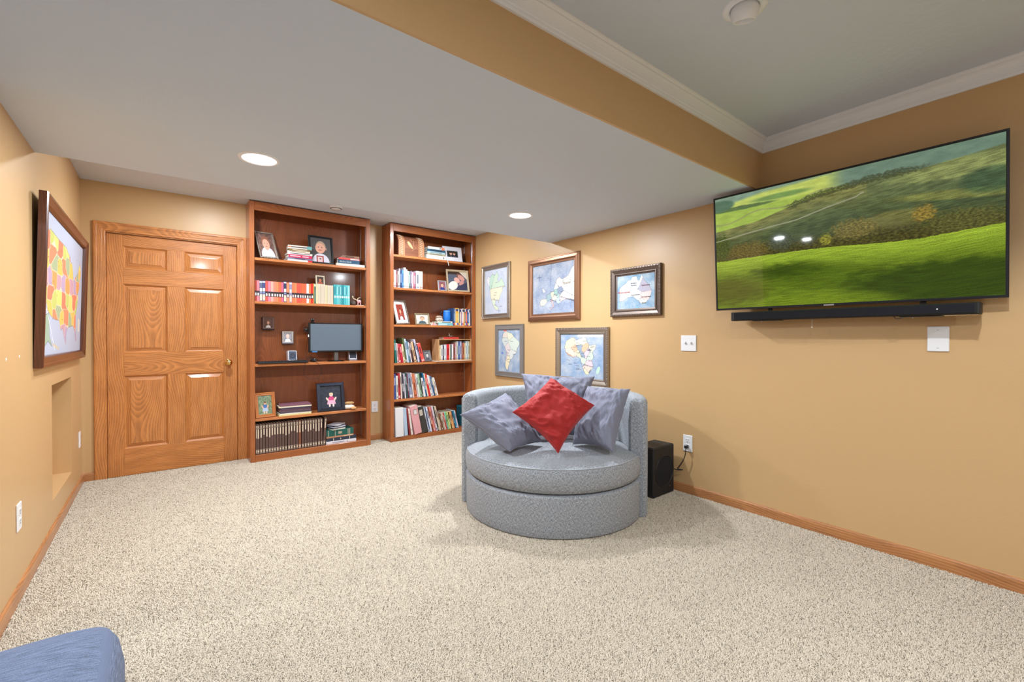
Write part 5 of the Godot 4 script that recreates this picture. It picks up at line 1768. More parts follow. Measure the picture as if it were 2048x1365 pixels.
		part("cone", lathem([Vector2(0.0, 0.0), Vector2(0.018, 0.001), Vector2(0.026, 0.0018), Vector2(0.028, 0.0)], 28, Vector3(0, 0.068, 0.0155), Basis(Vector3.RIGHT, PI / 2)), mat("speaker_cone", col(56, 62, 80), 0.6), b)
		part("foot", boxm(Vector3(0.086, 0.010, 0.06), 0.003, 1, Vector3(0, 0.005, 0)), mat("speaker_foot", col(198, 200, 214), 0.3, 0.4), c)
	var kb := thing("keyboard", "black computer keyboard lying along the desk shelf", "keyboard", Vector3(0.925, y + 0.0015, -4.762), 0.02)
	part("tray", boxm(Vector3(0.44, 0.014, 0.105), 0.005, 1, Vector3(0, 0.009, -0.03)), m.black, kb)
	for r in 4:
		for c in 15:
			var w := 0.022
			part("key", boxm(Vector3(w, 0.006, 0.017), 0.0015, 1, Vector3(-0.1995 + c * 0.0285, 0.0185, 0.008 - r * 0.023)), m.soft_black, kb)
	part("wrist_edge", boxm(Vector3(0.445, 0.008, 0.018), 0.003, 1, Vector3(0, 0.005, 0.026)), m.soft_black, kb)
	var mo := thing("monitor", "dark switched-off computer monitor with a webcam clipped on", "monitor", Vector3(1.440, y, -4.815), -0.02)
	part("housing", boxm(Vector3(0.545, 0.300, 0.026), 0.005, 1, Vector3(0, 0.247, -0.012)), m.black, mo)
	var sm := mat("matt_screen", col(98, 112, 126), 0.32)  # base colour raised to blue-grey in place of the bright room's reflection
	part("screen", boxm(Vector3(0.508, 0.272, 0.002), 0.0, 1, Vector3(0.0, 0.250, 0.0016)), sm, mo)
	part("neck", boxm(Vector3(0.040, 0.10, 0.02), 0.004, 1, Vector3(0.0, 0.055, -0.02)), mat("grey_neck", col(96, 90, 86), 0.4), mo)
	part("foot", lathem([Vector2(0.0, 0.012), Vector2(0.05, 0.010), Vector2(0.085, 0.004), Vector2(0.087, 0.0), Vector2(0.0, 0.0)], 32, Vector3(0, 0.0, -0.025)), mat("gloss_black", col(14, 14, 16), 0.1), mo)
	part("sticker", boxm(Vector3(0.05, 0.012, 0.001), 0.0, 1, Vector3(-0.215, 0.104, 0.0012)), plain(col(70, 130, 190), 0.4), mo)
	part("power_light", boxm(Vector3(0.010, 0.026, 0.004), 0.0015, 1, Vector3(-0.2735, 0.265, 0.0)), m.plate, mo)
	var wc := thing("webcam", "small black webcam clipped on top of the monitor", "webcam", Vector3(1.205, y + 0.398, -4.825))
	part("clip", boxm(Vector3(0.040, 0.008, 0.03), 0.003, 1, Vector3(0, 0.004, 0)), m.black, wc)
	part("body", lathem([Vector2(0.0, -0.012), Vector2(0.016, -0.012), Vector2(0.018, 0.0), Vector2(0.016, 0.010), Vector2(0.0, 0.011)], 24, Vector3(0, 0.025, 0), Basis(Vector3.RIGHT, PI / 2)), m.black, wc)
	part("lens", lathem([Vector2(0.0, 0.0), Vector2(0.008, 0.0), Vector2(0.006, 0.002), Vector2(0.0, 0.003)], 20, Vector3(0, 0.025, 0.0108), Basis(Vector3.RIGHT, PI / 2)), mat("camera_glass", col(10, 12, 20), 0.05), wc)
	var hs := thing("headset", "coiled black headset hanging at the monitor's edge", "headset", Vector3(1.146, y + 0.33, -4.835))
	var loop := []
	for k in 25:
		var a := TAU * k / 24
		loop.append(Vector3(0.020 * cos(a), 0.030 * sin(a), 0.0))
	part("ear_loop", tubem(loop, 0.003, 6), m.black, hs)
	part("earpiece", lathem([Vector2(0.0, -0.006), Vector2(0.014, -0.006), Vector2(0.016, 0.004), Vector2(0.0, 0.006)], 20, Vector3(0.002, -0.004, 0), Basis(Vector3.RIGHT, PI / 2)), m.soft_black, hs)
	part("lead", tubem(smooth_path([Vector3(0.01, -0.03, 0), Vector3(0.014, -0.10, -0.01), Vector3(0.006, -0.20, -0.02), Vector3(0.012, -0.325, 0.0)]), 0.0018, 6), m.black, hs)
	var ms := thing("computer_mouse", "black computer mouse beside the keyboard", "mouse", Vector3(1.205, y + 0.002, -4.79), 0.3)
	q = Geo.new()
	q.blob(Vector3(0, 0.016, 0), Vector3(0.056, 0.034, 0.09), 9, 0.02)
	part("shell", q.mesh(), m.black, ms)
	part("wheel", lathem([Vector2(0.0, -0.003), Vector2(0.006, -0.003), Vector2(0.006, 0.003), Vector2(0.0, 0.003)], 14, Vector3(0, 0.030, 0.02), Basis(Vector3.BACK, PI / 2)), m.steel, ms)
	var cb := thing("cable", "thin dark cable looping below the desk shelf", "cable", Vector3(1.16, y, -4.752))
	part("loop", tubem(smooth_path([Vector3(-0.01, 0.006, -0.05), Vector3(-0.04, 0.004, 0.0), Vector3(-0.048, -0.03, 0.018), Vector3(-0.060, -0.09, 0.016), Vector3(-0.035, -0.145, 0.012), Vector3(0.03, -0.165, 0.01), Vector3(0.085, -0.145, 0.012), Vector3(0.105, -0.08, 0.016), Vector3(0.085, -0.03, 0.018), Vector3(0.055, 0.004, 0.004), Vector3(0.01, 0.006, -0.04)]), 0.0018, 6), m.black, cb)
	var cb2 := thing("cable", "tangle of thin brown cables under the monitor", "cable", Vector3(1.13, y, -4.885))
	for k in 5:
		part("strand", tubem(smooth_path([Vector3(-0.09 + 0.03 * k, 0.004, 0.02), Vector3(-0.05 + 0.03 * k, 0.03 + 0.008 * k, 0.0), Vector3(0.02 + 0.02 * k, 0.008, 0.015), Vector3(0.08, 0.05 - 0.006 * k, -0.01), Vector3(0.15 + 0.01 * k, 0.005, -0.01)]), 0.0017, 6), plain(col(62, 40, 30), 0.5), cb2)
	# --- album shelf
	y = 0.4002
	photo_frame("brown wooden photo frame of a child in the garden, next to the albums", Vector3(0.775, y, -4.785), 0.175, 0.235, [Vector2(0, 0), Vector2(0, 0.014), Vector2(0.003, 0.017), Vector2(0.012, 0.016), Vector2(0.015, 0.012), Vector2(0.024, 0.014), Vector2(0.030, 0.006)], m.tan_wood, portrait(col(120, 136, 110), skin, col(110, 84, 60), col(70, 110, 170), 1.0, 0.5, true), 0.030, 11.0, 0.12)
	var albs := [[0.012, col(226, 214, 150), 0.29, 0.0], [0.012, col(232, 226, 206), 0.288, 0.0], [0.013, col(84, 70, 90), 0.275, -0.02], [0.013, col(96, 76, 84), 0.278, -0.03], [0.013, col(90, 60, 78), 0.280, -0.02], [0.013, col(60, 56, 74), 0.276, -0.04], [0.012, col(232, 222, 196), 0.292, -0.06], [0.016, col(126, 82, 98), 0.276, -0.06]]
	var names := ["yellow album at the very bottom of the album stack", "cream album second from the bottom of the album stack", "grey-purple album third from the bottom of the album stack", "grey-brown album fourth from the bottom of the album stack", "dark plum album in the middle of the album stack", "navy album under the upper cream album", "upper cream album, just under the topmost plum album", "plum album on top of the album stack"]
	var yy := y
	for k in albs.size():
		flat_book(names[k], "photo albums stacked on the lower shelf", Vector3(1.030 + 0.003 * (k % 3), yy, -4.757), albs[k][2], albs[k][0], 0.175, albs[k][1], [], albs[k][3])
		yy += albs[k][0] + 0.0004
	var girl := portrait(col(40, 44, 58), col(232, 196, 182), col(220, 196, 160), col(196, 66, 120), 1.0, 0.52, true)
	photo_frame("wide black photo frame of a toddler in a pink top", Vector3(1.376, y, -4.782), 0.270, 0.292, [Vector2(0, 0), Vector2(0, 0.012), Vector2(0.004, 0.016), Vector2(0.032, 0.024), Vector2(0.034, 0.012), Vector2(0.036, 0.006)], mat("gloss_navy_black", col(34, 40, 56), 0.22), girl, 0.036, 13.0, -0.05)
	var rocks := thing("stone", "flat tan stone balanced on the white stone", "stone", Vector3(1.560, y + 0.054, -4.80), 0.0, "stones on the lower shelf")
	q = Geo.new()
	q.blob(Vector3(0, 0.0125, 0), Vector3(0.100, 0.028, 0.06), 21, 0.16)
	part("body", q.mesh(), plain(col(192, 152, 100), 0.85), rocks)
	rocks = thing("stone", "white stone right of the toddler picture", "stone", Vector3(1.555, y + 0.004, -4.79), 0.0, "stones on the lower shelf")
	q = Geo.new()
	q.blob(Vector3(0, 0.023, 0), Vector3(0.115, 0.050, 0.07), 25, 0.14)
	part("body", q.mesh(), plain(col(226, 216, 206), 0.85), rocks)
	rocks = thing("stone", "small orange-tan pebble in front of the white stone", "stone", Vector3(1.590, y + 0.003, -4.744), 0.0, "stones on the lower shelf")
	q = Geo.new()
	q.blob(Vector3(0, 0.014, 0), Vector3(0.055, 0.030, 0.035), 28, 0.12)
	part("body", q.mesh(), plain(col(214, 166, 116), 0.85), rocks)
	# --- encyclopaedia shelf
	y = 0.0622
	var brown := [0.6865, 0.698, 0.721, 0.745, 0.769, 0.793, 0.815, 0.837, 0.861, 0.885, 0.909, 0.934, 0.961, 0.984, 1.009, 1.034, 1.058, 1.085, 1.111, 1.136, 1.159, 1.185, 1.209, 1.236, 1.261]
	var gold := col(226, 208, 184)
	for k in brown.size() + 1:
		var xx: float = brown[k] if k < brown.size() else 1.2855
		var w := 0.0195 if k > 0 else 0.010
		var long := rng.randf_range(0.52, 0.66)
		var cb3 := col(98, 74, 68) if k != 16 else col(130, 78, 54)
		standing("%s brown volume with cream spine bands, counted from the door end" % ORD[k], "brown encyclopaedia volumes", Vector3(xx + 0.002, y if k < brown.size() else y + 0.0013, zb - rng.randf() * 0.003), w, 0.281, 0.175, cb3, [[0.945, 0.955, 1.0, gold], [0.89, 0.935, 0.7, gold.darkened(0.15)], [0.862, 0.872, 1.0, gold], [long, 0.84, 0.46, gold], [0.150, 0.160, 1.0, gold], [0.075, 0.135, 0.7, gold.darkened(0.05)], [0.045, 0.055, 1.0, gold]], 0.0 if k < brown.size() else -3.5, "book", 0.4)
	flat_book("white flat book, lowest of the pile beside the brown volumes", g, Vector3(1.472, y, zf - 0.026), 0.305, 0.028, 0.17, col(226, 222, 228), [[0.2, 0.6, 0.3, col(150, 150, 180)], [0.69, 0.70, 0.9, col(60, 60, 80)]], 0.0)
	flat_book("dark navy book under the green book", g, Vector3(1.478, y + 0.0284, zf - 0.03), 0.295, 0.034, 0.165, col(44, 54, 70), [[0.2, 0.22, 0.8, gold], [0.44, 0.47, 0.4, gold], [0.76, 0.78, 0.8, gold]], 0.02)
	flat_book("tan book directly under the green book", g, Vector3(1.462, y + 0.0628, zf - 0.03), 0.28, 0.016, 0.165, col(186, 132, 100), [[0.62, 0.95, 0.6, col(226, 190, 150)]], 0.03)
	flat_book("thick green book with gilt lines beside the brown volumes", g, Vector3(1.462, y + 0.0792, zf - 0.03), 0.275, 0.062, 0.165, col(28, 92, 82), [[0.06, 0.072, 0.95, gold], [0.30, 0.312, 0.95, gold], [0.42, 0.56, 0.4, gold.darkened(0.2)], [0.78, 0.79, 0.95, gold], [0.82, 0.83, 0.95, gold], [0.855, 0.865, 0.95, gold]], 0.03)
	var cy := y + 0.1416
	var cds := [[0.012, col(206, 210, 196), 0.20], [0.010, col(40, 44, 56), 0.28], [0.012, col(188, 190, 210), 0.33], [0.010, col(30, 30, 44), 0.40], [0.008, col(206, 204, 214), 0.75]]
	var cn := ["pale plastic disc case, lowest on the green book", "dark disc case second from the bottom on the green book", "lavender disc case in the middle on the green book", "black disc case second from the top on the green book", "grey disc case skewed on top of the others"]
	for k in 5:
		var c := thing("disc_case", cn[k], "disc case", Vector3(1.435, cy, zf - 0.085), cds[k][2], "disc cases on the green book")
		part("shell", boxm(Vector3(0.142, cds[k][0], 0.125), 0.001, 1, Vector3(0, cds[k][0] / 2, 0)), plain(cds[k][1], 0.25), c)
		part("insert", boxm(Vector3(0.132, cds[k][0] * 0.4, 0.001), 0.0, 1, Vector3(0, cds[k][0] / 2, 0.0627)), plain(cds[k][1].lerp(Color.WHITE, 0.4), 0.5), c)
		cy += cds[k][0] + 0.0004


func case_with_binders() -> void:
	var zf := -4.723
	var skin := col(226, 172, 148)
	# --- top shelf
	var y := 2.0842
	var ch := thing("wooden_chest", "barrel-topped carved wooden chest on the top shelf", "chest", Vector3(2.250, y + 0.0004, -4.836), 0.08)
	var wide := 0.335
	var deep := 0.172
	var prof := [Vector2(-deep / 2, 0.0), Vector2(-deep / 2, 0.13)]
	for k in 13:
		var a := PI - PI * k / 12
		prof.append(Vector2(cos(a) * deep / 2, 0.13 + sin(a) * 0.105))
	prof.append(Vector2(deep / 2, 0.0))
	var gg := Geo.new()
	gg.prism(prof, -wide / 2, wide / 2)
	var body := part("body", gg.mesh(), m.chest, ch)
	body.rotation.y = PI / 2
	for x in [-0.125, 0.125]:
		gg = Geo.new()
		var big := []
		for p in prof:
			big.append(Vector2(p.x * 1.025, p.y * 1.012))
		gg.prism(big, x - 0.034, x + 0.034)
		var band := part("carved_band", gg.mesh(), mat("carved_band", col(176, 124, 88), 0.55), ch)
		band.rotation.y = PI / 2
		for e in [-0.034, 0.034]:
			gg = Geo.new()
			var rim := []
			for p in prof:
				rim.append(Vector3(x + e, p.y * 1.014, -p.x * 1.03))
			gg.tube(rim, 0.0035, 6)
			part("rim", gg.mesh(), plain(col(206, 146, 100), 0.5), band).rotation.y = -PI / 2
		gg = Geo.new()
		for k in 34:
			var f := k / 33.0
			var a := lerpf(0.0, 0.62, f)
			var px := deep / 2 if f < 0.45 else cos((f - 0.45) / 0.55 * PI / 2) * deep / 2
			var py := 0.012 + f / 0.45 * 0.118 if f < 0.45 else 0.13 + sin((f - 0.45) / 0.55 * PI / 2) * 0.105
			gg.blob(Vector3(x + 0.014 * sin(k * 2.1), py * 1.012, px * 1.03), Vector3(0.018, 0.012, 0.007), k, 0.1, 5)
		part("carving", gg.mesh(), plain(col(206, 172, 140), 0.55), band).rotation.y = -PI / 2
	gg = Geo.new()
	var leaf := []
	for k in 12:
		var a := TAU * k / 12
		leaf.append(Vector2(cos(a) * 0.052, sin(a) * 0.016 * (1.0 - 0.3 * cos(a))))
	gg.prism(leaf, 0.0, 0.004)
	var lf := part("leaf_inlay", gg.mesh(), plain(col(226, 186, 134), 0.5), ch, Vector3(-0.02, 0.125, deep / 2 + 0.0005))
	lf.rotation.z = -0.85
	for e in [[Vector3(0.03, 0.085, deep / 2 + 0.002), 0.6, 0.07], [Vector3(0.005, 0.175, deep / 2 - 0.010), -0.75, 0.07], [Vector3(0.025, 0.145, deep / 2 - 0.0005), 1.5, 0.06]]:
		var v := part("carved_line", boxm(Vector3(e[2], 0.005, 0.004), 0.001), plain(col(188, 138, 108), 0.5), ch, e[0])
		v.rotation.z = e[1]
	var g := "stacked books on the bookcases"
	var st := [[0.046, col(232, 228, 226), 0.255, -0.03, "thick white book at the bottom of the pile beside the wooden chest"], [0.020, col(176, 168, 140), 0.235, -0.05, "olive patterned book second from the bottom beside the wooden chest"], [0.022, col(176, 206, 214), 0.235, -0.02, "pale aqua book in the pile beside the wooden chest"], [0.026, col(38, 84, 112), 0.240, -0.06, "deep blue book second from the top beside the wooden chest"], [0.030, col(226, 226, 222), 0.215, -0.03, "white book with an orange end on top beside the wooden chest"]]
	var yy := y
	for k in st.size():
		var bands := [[0.15, 0.8, 0.4, Color(st[k][1]).darkened(0.35)]]
		if k == 0:
			bands = [[0.86, 0.90, 0.5, col(60, 60, 80)]]
		if k == 4:
			bands = [[0.80, 1.0, 0.95, col(230, 130, 90)], [0.70, 0.76, 0.5, col(60, 60, 80)]]
		flat_book(st[k][4], g, Vector3(2.572, yy, -4.745), st[k][2], st[k][0], 0.16, st[k][1], bands, st[k][3])
		yy += st[k][0] + 0.0004
	var rb := thing("ribbon_bookmark", "white ribbon bookmark hanging over the top shelf edge", "ribbon", Vector3(2.710, y, zf))
	part("ribbon", tubem(smooth_path([Vector3(-0.01, 0.012, -0.018), Vector3(-0.002, 0.003, 0.002), Vector3(0.004, -0.03, 0.004), Vector3(0.014, -0.062, 0.003)]), 0.004, 4), m.plate, rb)
	var two := Pic.new(120, 80, col(44, 46, 44))
	two.ell(0.36, 0.42, 0.11, 0.22, skin)
	two.ell(0.66, 0.42, 0.11, 0.22, skin)
	two.ell(0.36, 0.25, 0.11, 0.10, col(70, 50, 36))
	two.ell(0.66, 0.25, 0.12, 0.12, col(90, 60, 40))
	two.ell(0.36, 1.0, 0.20, 0.32, col(30, 32, 44))
	two.ell(0.68, 1.0, 0.20, 0.32, col(70, 72, 92))
	two.rect(0.35, 0.70, 0.03, 0.2, col(230, 230, 230))
	photo_frame("white photo frame of two people, on the top shelf next to the wall", Vector3(2.808, y, -4.765), 0.250, 0.186, [Vector2(0, 0), Vector2(0, 0.014), Vector2(0.002, 0.016), Vector2(0.050, 0.016), Vector2(0.052, 0.006)], plain(col(228, 230, 240), 0.4), two.texture(), 0.052, 14.0, -0.10)
	# --- second shelf
	y = 1.7172
	var e2 := [2.0345, 2.045, 2.070, 2.084, 2.101, 2.114, 2.138, 2.159, 2.185, 2.204, 2.221, 2.239, 2.261, 2.274, 2.296, 2.306, 2.354, 2.373, 2.393]
	var c2 := [col(236, 222, 196), col(240, 196, 204), col(124, 42, 48), col(178, 172, 166), col(196, 196, 222), col(38, 68, 116), col(92, 146, 204), col(232, 232, 236), col(234, 230, 226), col(236, 226, 226), col(96, 140, 126), col(134, 114, 140), col(236, 214, 218), col(206, 112, 132), col(92, 46, 60), col(206, 212, 228), col(240, 190, 168), col(238, 212, 206)]
	var h2 := [0.200, 0.194, 0.186, 0.186, 0.215, 0.196, 0.204, 0.232, 0.214, 0.196, 0.196, 0.200, 0.188, 0.188, 0.184, 0.208, 0.206, 0.206]
	row(e2, y, zf - 0.022, h2, 0.15, c2, "upright books on the second shelf of the corner bookcase", "%s upright book from the left in the row left of the tiny frame", func(k): return [[0.3, 0.8, 0.4, Color(c2[k]).darkened(0.45) if k % 3 == 0 else Color(c2[k]).lerp(Color.WHITE, 0.5)], [0.05, 0.14, 0.8, Color(c2[k]).darkened(0.3)]])
	photo_frame("tiny glass photo frame of a child in blue, next to the upright books", Vector3(2.662, y, -4.765), 0.110, 0.125, THIN, mat("glassy_grey", col(186, 190, 196), 0.15, 0.3), portrait(col(140, 90, 100), skin, col(90, 60, 50), col(46, 60, 120), 1.0), 0.012, 12.0, -0.08)
	var hug := Pic.new(120, 110, col(86, 92, 108))
	hug.rect(0.0, 0.0, 1.0, 0.15, col(58, 44, 38))
	hug.poly(pts([0.6, 0.0, 1.0, 0.0, 1.0, 0.4]), col(206, 198, 182))
	hug.ell(0.66, 0.28, 0.24, 0.15, col(120, 84, 76), 0.6)
	hug.ell(0.70, 0.32, 0.20, 0.12, col(206, 150, 142), 0.6)
	hug.ell(0.46, 0.46, 0.16, 0.14, col(226, 170, 160), 0.6)
	hug.ell(0.24, 0.76, 0.26, 0.22, col(228, 222, 212), -0.5)
	hug.ell(0.70, 0.60, 0.10, 0.18, col(196, 140, 132), 0.7)
	hug.poly(pts([0.48, 0.80, 1.0, 0.55, 1.0, 1.0, 0.40, 1.0]), col(54, 58, 84))
	photo_frame("cream photo frame of a parent cuddling a baby, next to the wall", Vector3(2.888, y, -4.77), 0.290, 0.282, [Vector2(0, 0), Vector2(0, 0.016), Vector2(0.003, 0.020), Vector2(0.016, 0.018), Vector2(0.022, 0.010), Vector2(0.024, 0.006)], mat("cream_frame", col(206, 190, 160), 0.3, 0.3), hug.texture(), 0.024, 12.0, -0.18)
	# --- third shelf
	y = 1.3032
	photo_frame("ornate photo frame with a white mat and red picture, leaning on the side board", Vector3(2.160, y, -4.78), 0.190, 0.285, [Vector2(0, 0), Vector2(0, 0.010), Vector2(0.003, 0.014), Vector2(0.014, 0.012), Vector2(0.016, 0.006)], m.gunmetal, portrait(col(150, 60, 50), col(232, 170, 140), col(120, 50, 40), col(206, 206, 222), 0.7, 0.5), 0.016, 16.0, 0.22, 3.0, 0.034, 1, m.silver)
	photo_frame("low grey-green photo frame of a sleeping baby", Vector3(2.405, y, -4.775), 0.185, 0.138, [Vector2(0, 0), Vector2(0, 0.012), Vector2(0.003, 0.015), Vector2(0.014, 0.013), Vector2(0.018, 0.006)], mat("olive_metal", col(150, 136, 108), 0.4, 0.5), portrait(col(226, 216, 200), skin, col(150, 110, 90), col(70, 90, 100), 0.9), 0.018, 12.0, 0.0)
	flat_book("small pale paperback lying left of the aqua books", g, Vector3(2.545, y, -4.765), 0.080, 0.018, 0.12, col(206, 200, 206), [[0.3, 0.8, 0.4, col(220, 130, 130)]], 0.0)
	flat_book("small red-tipped paperback on top of the pale paperback", g, Vector3(2.535, y + 0.0184, -4.77), 0.076, 0.014, 0.11, col(216, 206, 190), [[0.5, 0.8, 0.6, col(214, 90, 80)]], 0.05)
	flat_book("aqua book lying flat under the blue jug", g, Vector3(2.700, y, -4.752), 0.200, 0.028, 0.15, col(110, 196, 214), [[0.05, 0.6, 0.5, col(206, 232, 236)]], 0.0)
	flat_book("cream book on the aqua book, under the blue jug", g, Vector3(2.692, y + 0.0284, -4.755), 0.205, 0.022, 0.15, col(214, 216, 200), [[0.3, 0.9, 0.4, col(70, 84, 96)]], 0.0)
	var bl := thing("blue_jug", "bright blue ceramic jug with a dark handle, on the flat books", "jug", Vector3(2.752, y + 0.0508, -4.815), PI * 0.9)
	part("body", lathem([Vector2(0.0, 0.0), Vector2(0.040, 0.0), Vector2(0.045, 0.006), Vector2(0.047, 0.05), Vector2(0.045, 0.105), Vector2(0.040, 0.118), Vector2(0.040, 0.126), Vector2(0.042, 0.134), Vector2(0.037, 0.136), Vector2(0.034, 0.126)], 36), plain(col(30, 118, 214), 0.35), bl)
	part("collar", lathem([Vector2(0.0405, 0.118), Vector2(0.0425, 0.122), Vector2(0.0405, 0.127)], 36), plain(col(110, 170, 226), 0.35), bl)
	part("handle", tubem(smooth_path([Vector3(0.040, 0.108, 0), Vector3(0.066, 0.112, 0), Vector3(0.078, 0.085, 0), Vector3(0.066, 0.05, 0), Vector3(0.044, 0.034, 0)]), 0.006, 8), plain(col(30, 28, 40), 0.4), bl)
	var rk := thing("shell_stone", "pale banded stone on the flat books beside the blue jug", "stone", Vector3(2.640, y + 0.0508, -4.80))
	gg = Geo.new()
	gg.blob(Vector3(0, 0.022, 0), Vector3(0.095, 0.048, 0.06), 41, 0.18)
	part("lower_stone", gg.mesh(), plain(col(206, 190, 176), 0.8), rk)
	gg = Geo.new()
	gg.blob(Vector3(-0.005, 0.052, 0), Vector3(0.085, 0.030, 0.05), 43, 0.18)
	part("upper_stone", gg.mesh(), plain(col(186, 164, 146), 0.8), rk)
	var e3 := [2.806]
	for k in 15:
		e3.append(e3[k] + [0.016, 0.012, 0.020, 0.020, 0.011, 0.013, 0.018, 0.016, 0.017, 0.018, 0.013, 0.019, 0.012, 0.017, 0.018][k])
	var c3 := [col(50, 80, 126), col(120, 160, 200), col(238, 180, 66), col(230, 166, 50), col(204, 216, 160), col(40, 50, 60), col(228, 194, 184), col(168, 138, 158), col(236, 230, 230), col(228, 152, 60), col(100, 132, 104), col(228, 92, 82), col(40, 58, 90), col(60, 110, 190), col(204, 204, 214)]
	row(e3, y, zf - 0.024, [0.212, 0.205, 0.214, 0.216, 0.212, 0.206, 0.208, 0.21], 0.14, c3, "thin bright books and films", "%s thin book from the blue jug in the bright row", func(k): return [[0.82, 0.96, 0.95, [col(30, 60, 110), col(226, 226, 230), col(60, 56, 90)][k % 3]], [0.04, 0.16, 0.9, [col(226, 60, 50), col(240, 214, 90), col(226, 226, 236), col(70, 110, 190)][k % 4]], [0.25, 0.7, 0.4, Color(c3[k]).lerp(Color.WHITE, 0.45)]])
	# --- fourth shelf
	y = 0.8722
	leaning_row(2.052, y, zf - 0.022, 0.16, [[0.020, 0.262, 3.0, col(22, 108, 98)], [0.014, 0.222, 4.5, col(224, 200, 206)], [0.020, 0.216, 5.5, col(200, 78, 80)], [0.020, 0.214, 7.0, col(190, 30, 58)], [0.018, 0.210, 8.0, col(234, 214, 178)], [0.018, 0.282, 8.5, col(88, 104, 62)], [0.018, 0.272, 9.0, col(198, 214, 236)], [0.017, 0.250, 10.0, col(90, 130, 150)], [0.011, 0.235, 10.5, col(232, 212, 216)], [0.019, 0.262, 11.5, col(72, 46, 46)], [0.022, 0.240, 12.0, col(224, 184, 146)], [0.011, 0.240, 12.5, col(46, 46, 52)], [0.019, 0.268, 13.0, col(206, 202, 226)], [0.011, 0.200, 14.0, col(60, 62, 92)], [0.036, 0.222, 16.0, col(224, 80, 74)]], "leaning books on the fourth shelf of the corner bookcase", "%s leaning book from the left on the shelf with the small crate", 1.10)
	photo_frame("small pewter photo frame with an oval portrait, beside the red notebook", Vector3(2.470, y, -4.765), 0.105, 0.135, [Vector2(0, 0), Vector2(0, 0.008), Vector2(0.004, 0.012), Vector2(0.014, 0.010), Vector2(0.018, 0.006)], mat("pewter", col(120, 120, 126), 0.35, 0.7), portrait(col(120, 122, 126), col(220, 220, 222), col(60, 60, 64), col(80, 80, 90), 1.0), 0.018, 14.0, 0.12, 3.0)
	var tray := thing("paper_tray", "white cardboard sheet under the small wooden crate", "tray", Vector3(2.800, y, -4.812))
	part("sheet", boxm(Vector3(0.50, 0.005, 0.20), 0.001, 1, Vector3(0.0, 0.0025, 0.0)), plain(col(226, 214, 198), 0.8), tray)
	y += 0.0052
	var cr := thing("wooden_crate", "open pale pine crate packed with small upright books", "crate", Vector3(2.825, y, -4.735))
	var cw := 0.464
	var chh := 0.262
	for e in [[Vector3(-cw / 2, 0, -0.17), Vector3(-cw / 2 + 0.010, chh, 0.0)], [Vector3(cw / 2 - 0.010, 0, -0.17), Vector3(cw / 2, chh, 0.0)]]:
		part("side_board", slab(e[0], e[1], 0.001), m.pine, cr)
	part("top_board", slab(Vector3(-cw / 2 + 0.010, chh - 0.010, -0.17), Vector3(cw / 2 - 0.010, chh, 0.0), 0.001, 0), m.pine, cr)
	part("bottom_board", slab(Vector3(-cw / 2 + 0.010, 0.0, -0.17), Vector3(cw / 2 - 0.010, 0.008, 0.0), 0.001, 0), m.pine, cr)
	part("rear_board", slab(Vector3(-cw / 2 + 0.010, 0.008, -0.17), Vector3(cw / 2 - 0.010, chh - 0.010, -0.164), 0.0, 0), m.pine, cr)
	var e4 := [2.6085]
	var w4 := [0.026, 0.022, 0.018, 0.018, 0.014, 0.036, 0.014, 0.018, 0.020, 0.024, 0.022, 0.020, 0.026, 0.022, 0.012, 0.026, 0.020, 0.018, 0.016, 0.018]
	for k in w4.size():
		e4.append(e4[k] + w4[k] * 1.045)
	var c4 := [col(214, 196, 150), col(226, 226, 232), col(70, 62, 82), col(228, 232, 232), col(190, 206, 226), col(214, 40, 44), col(226, 220, 200), col(38, 66, 62), col(236, 232, 236), col(146, 66, 68), col(180, 150, 150), col(218, 218, 206), col(70, 100, 160), col(196, 196, 226), col(110, 50, 60), col(186, 112, 80), col(206, 196, 150), col(206, 222, 236), col(170, 190, 196), col(206, 206, 180)]
	row(e4, y + 0.0084, zf - 0.026, [0.176, 0.182, 0.176, 0.186, 0.188, 0.192, 0.190, 0.184, 0.190, 0.200, 0.214, 0.226, 0.228, 0.226, 0.204, 0.206, 0.200, 0.226, 0.230, 0.226], 0.13, c4, "small books in the pine crate", "%s small book from the left inside the pine crate", func(k): return [[0.3, 0.75, 0.4, Color(c4[k]).darkened(0.4) if k % 2 else Color(c4[k]).lerp(Color.WHITE, 0.5)], [0.04, 0.10, 0.8, Color(c4[k]).darkened(0.25)]])
	flat_book("flat red book on top of the pine crate", g, Vector3(2.790, y + 0.2624, -4.775), 0.215, 0.022, 0.13, col(206, 62, 56), [], 0.0)
	var fg := thing("silver_figurine", "small silver figurine on the flat red book", "figurine", Vector3(2.795, y + 0.2848, -4.81))
	gg = Geo.new()
	gg.blob(Vector3(0.012, 0.012, 0), Vector3(0.045, 0.024, 0.03), 51, 0.2, 10)
	gg.blob(Vector3(-0.014, 0.020, 0), Vector3(0.024, 0.038, 0.022), 53, 0.2, 10)
	part("body", gg.mesh(), m.silver, fg)
	gg = Geo.new()
	gg.blob(Vector3(-0.017, 0.044, 0), Vector3(0.014, 0.016, 0.014), 55, 0.1, 8)
	gg.tube(smooth_path([Vector3(0.024, 0.014, 0), Vector3(0.040, 0.020, 0), Vector3(0.046, 0.012, 0)]), 0.003, 6)
	part("head_and_tail", gg.mesh(), m.silver, fg)
	# --- fifth shelf
	y = 0.4662
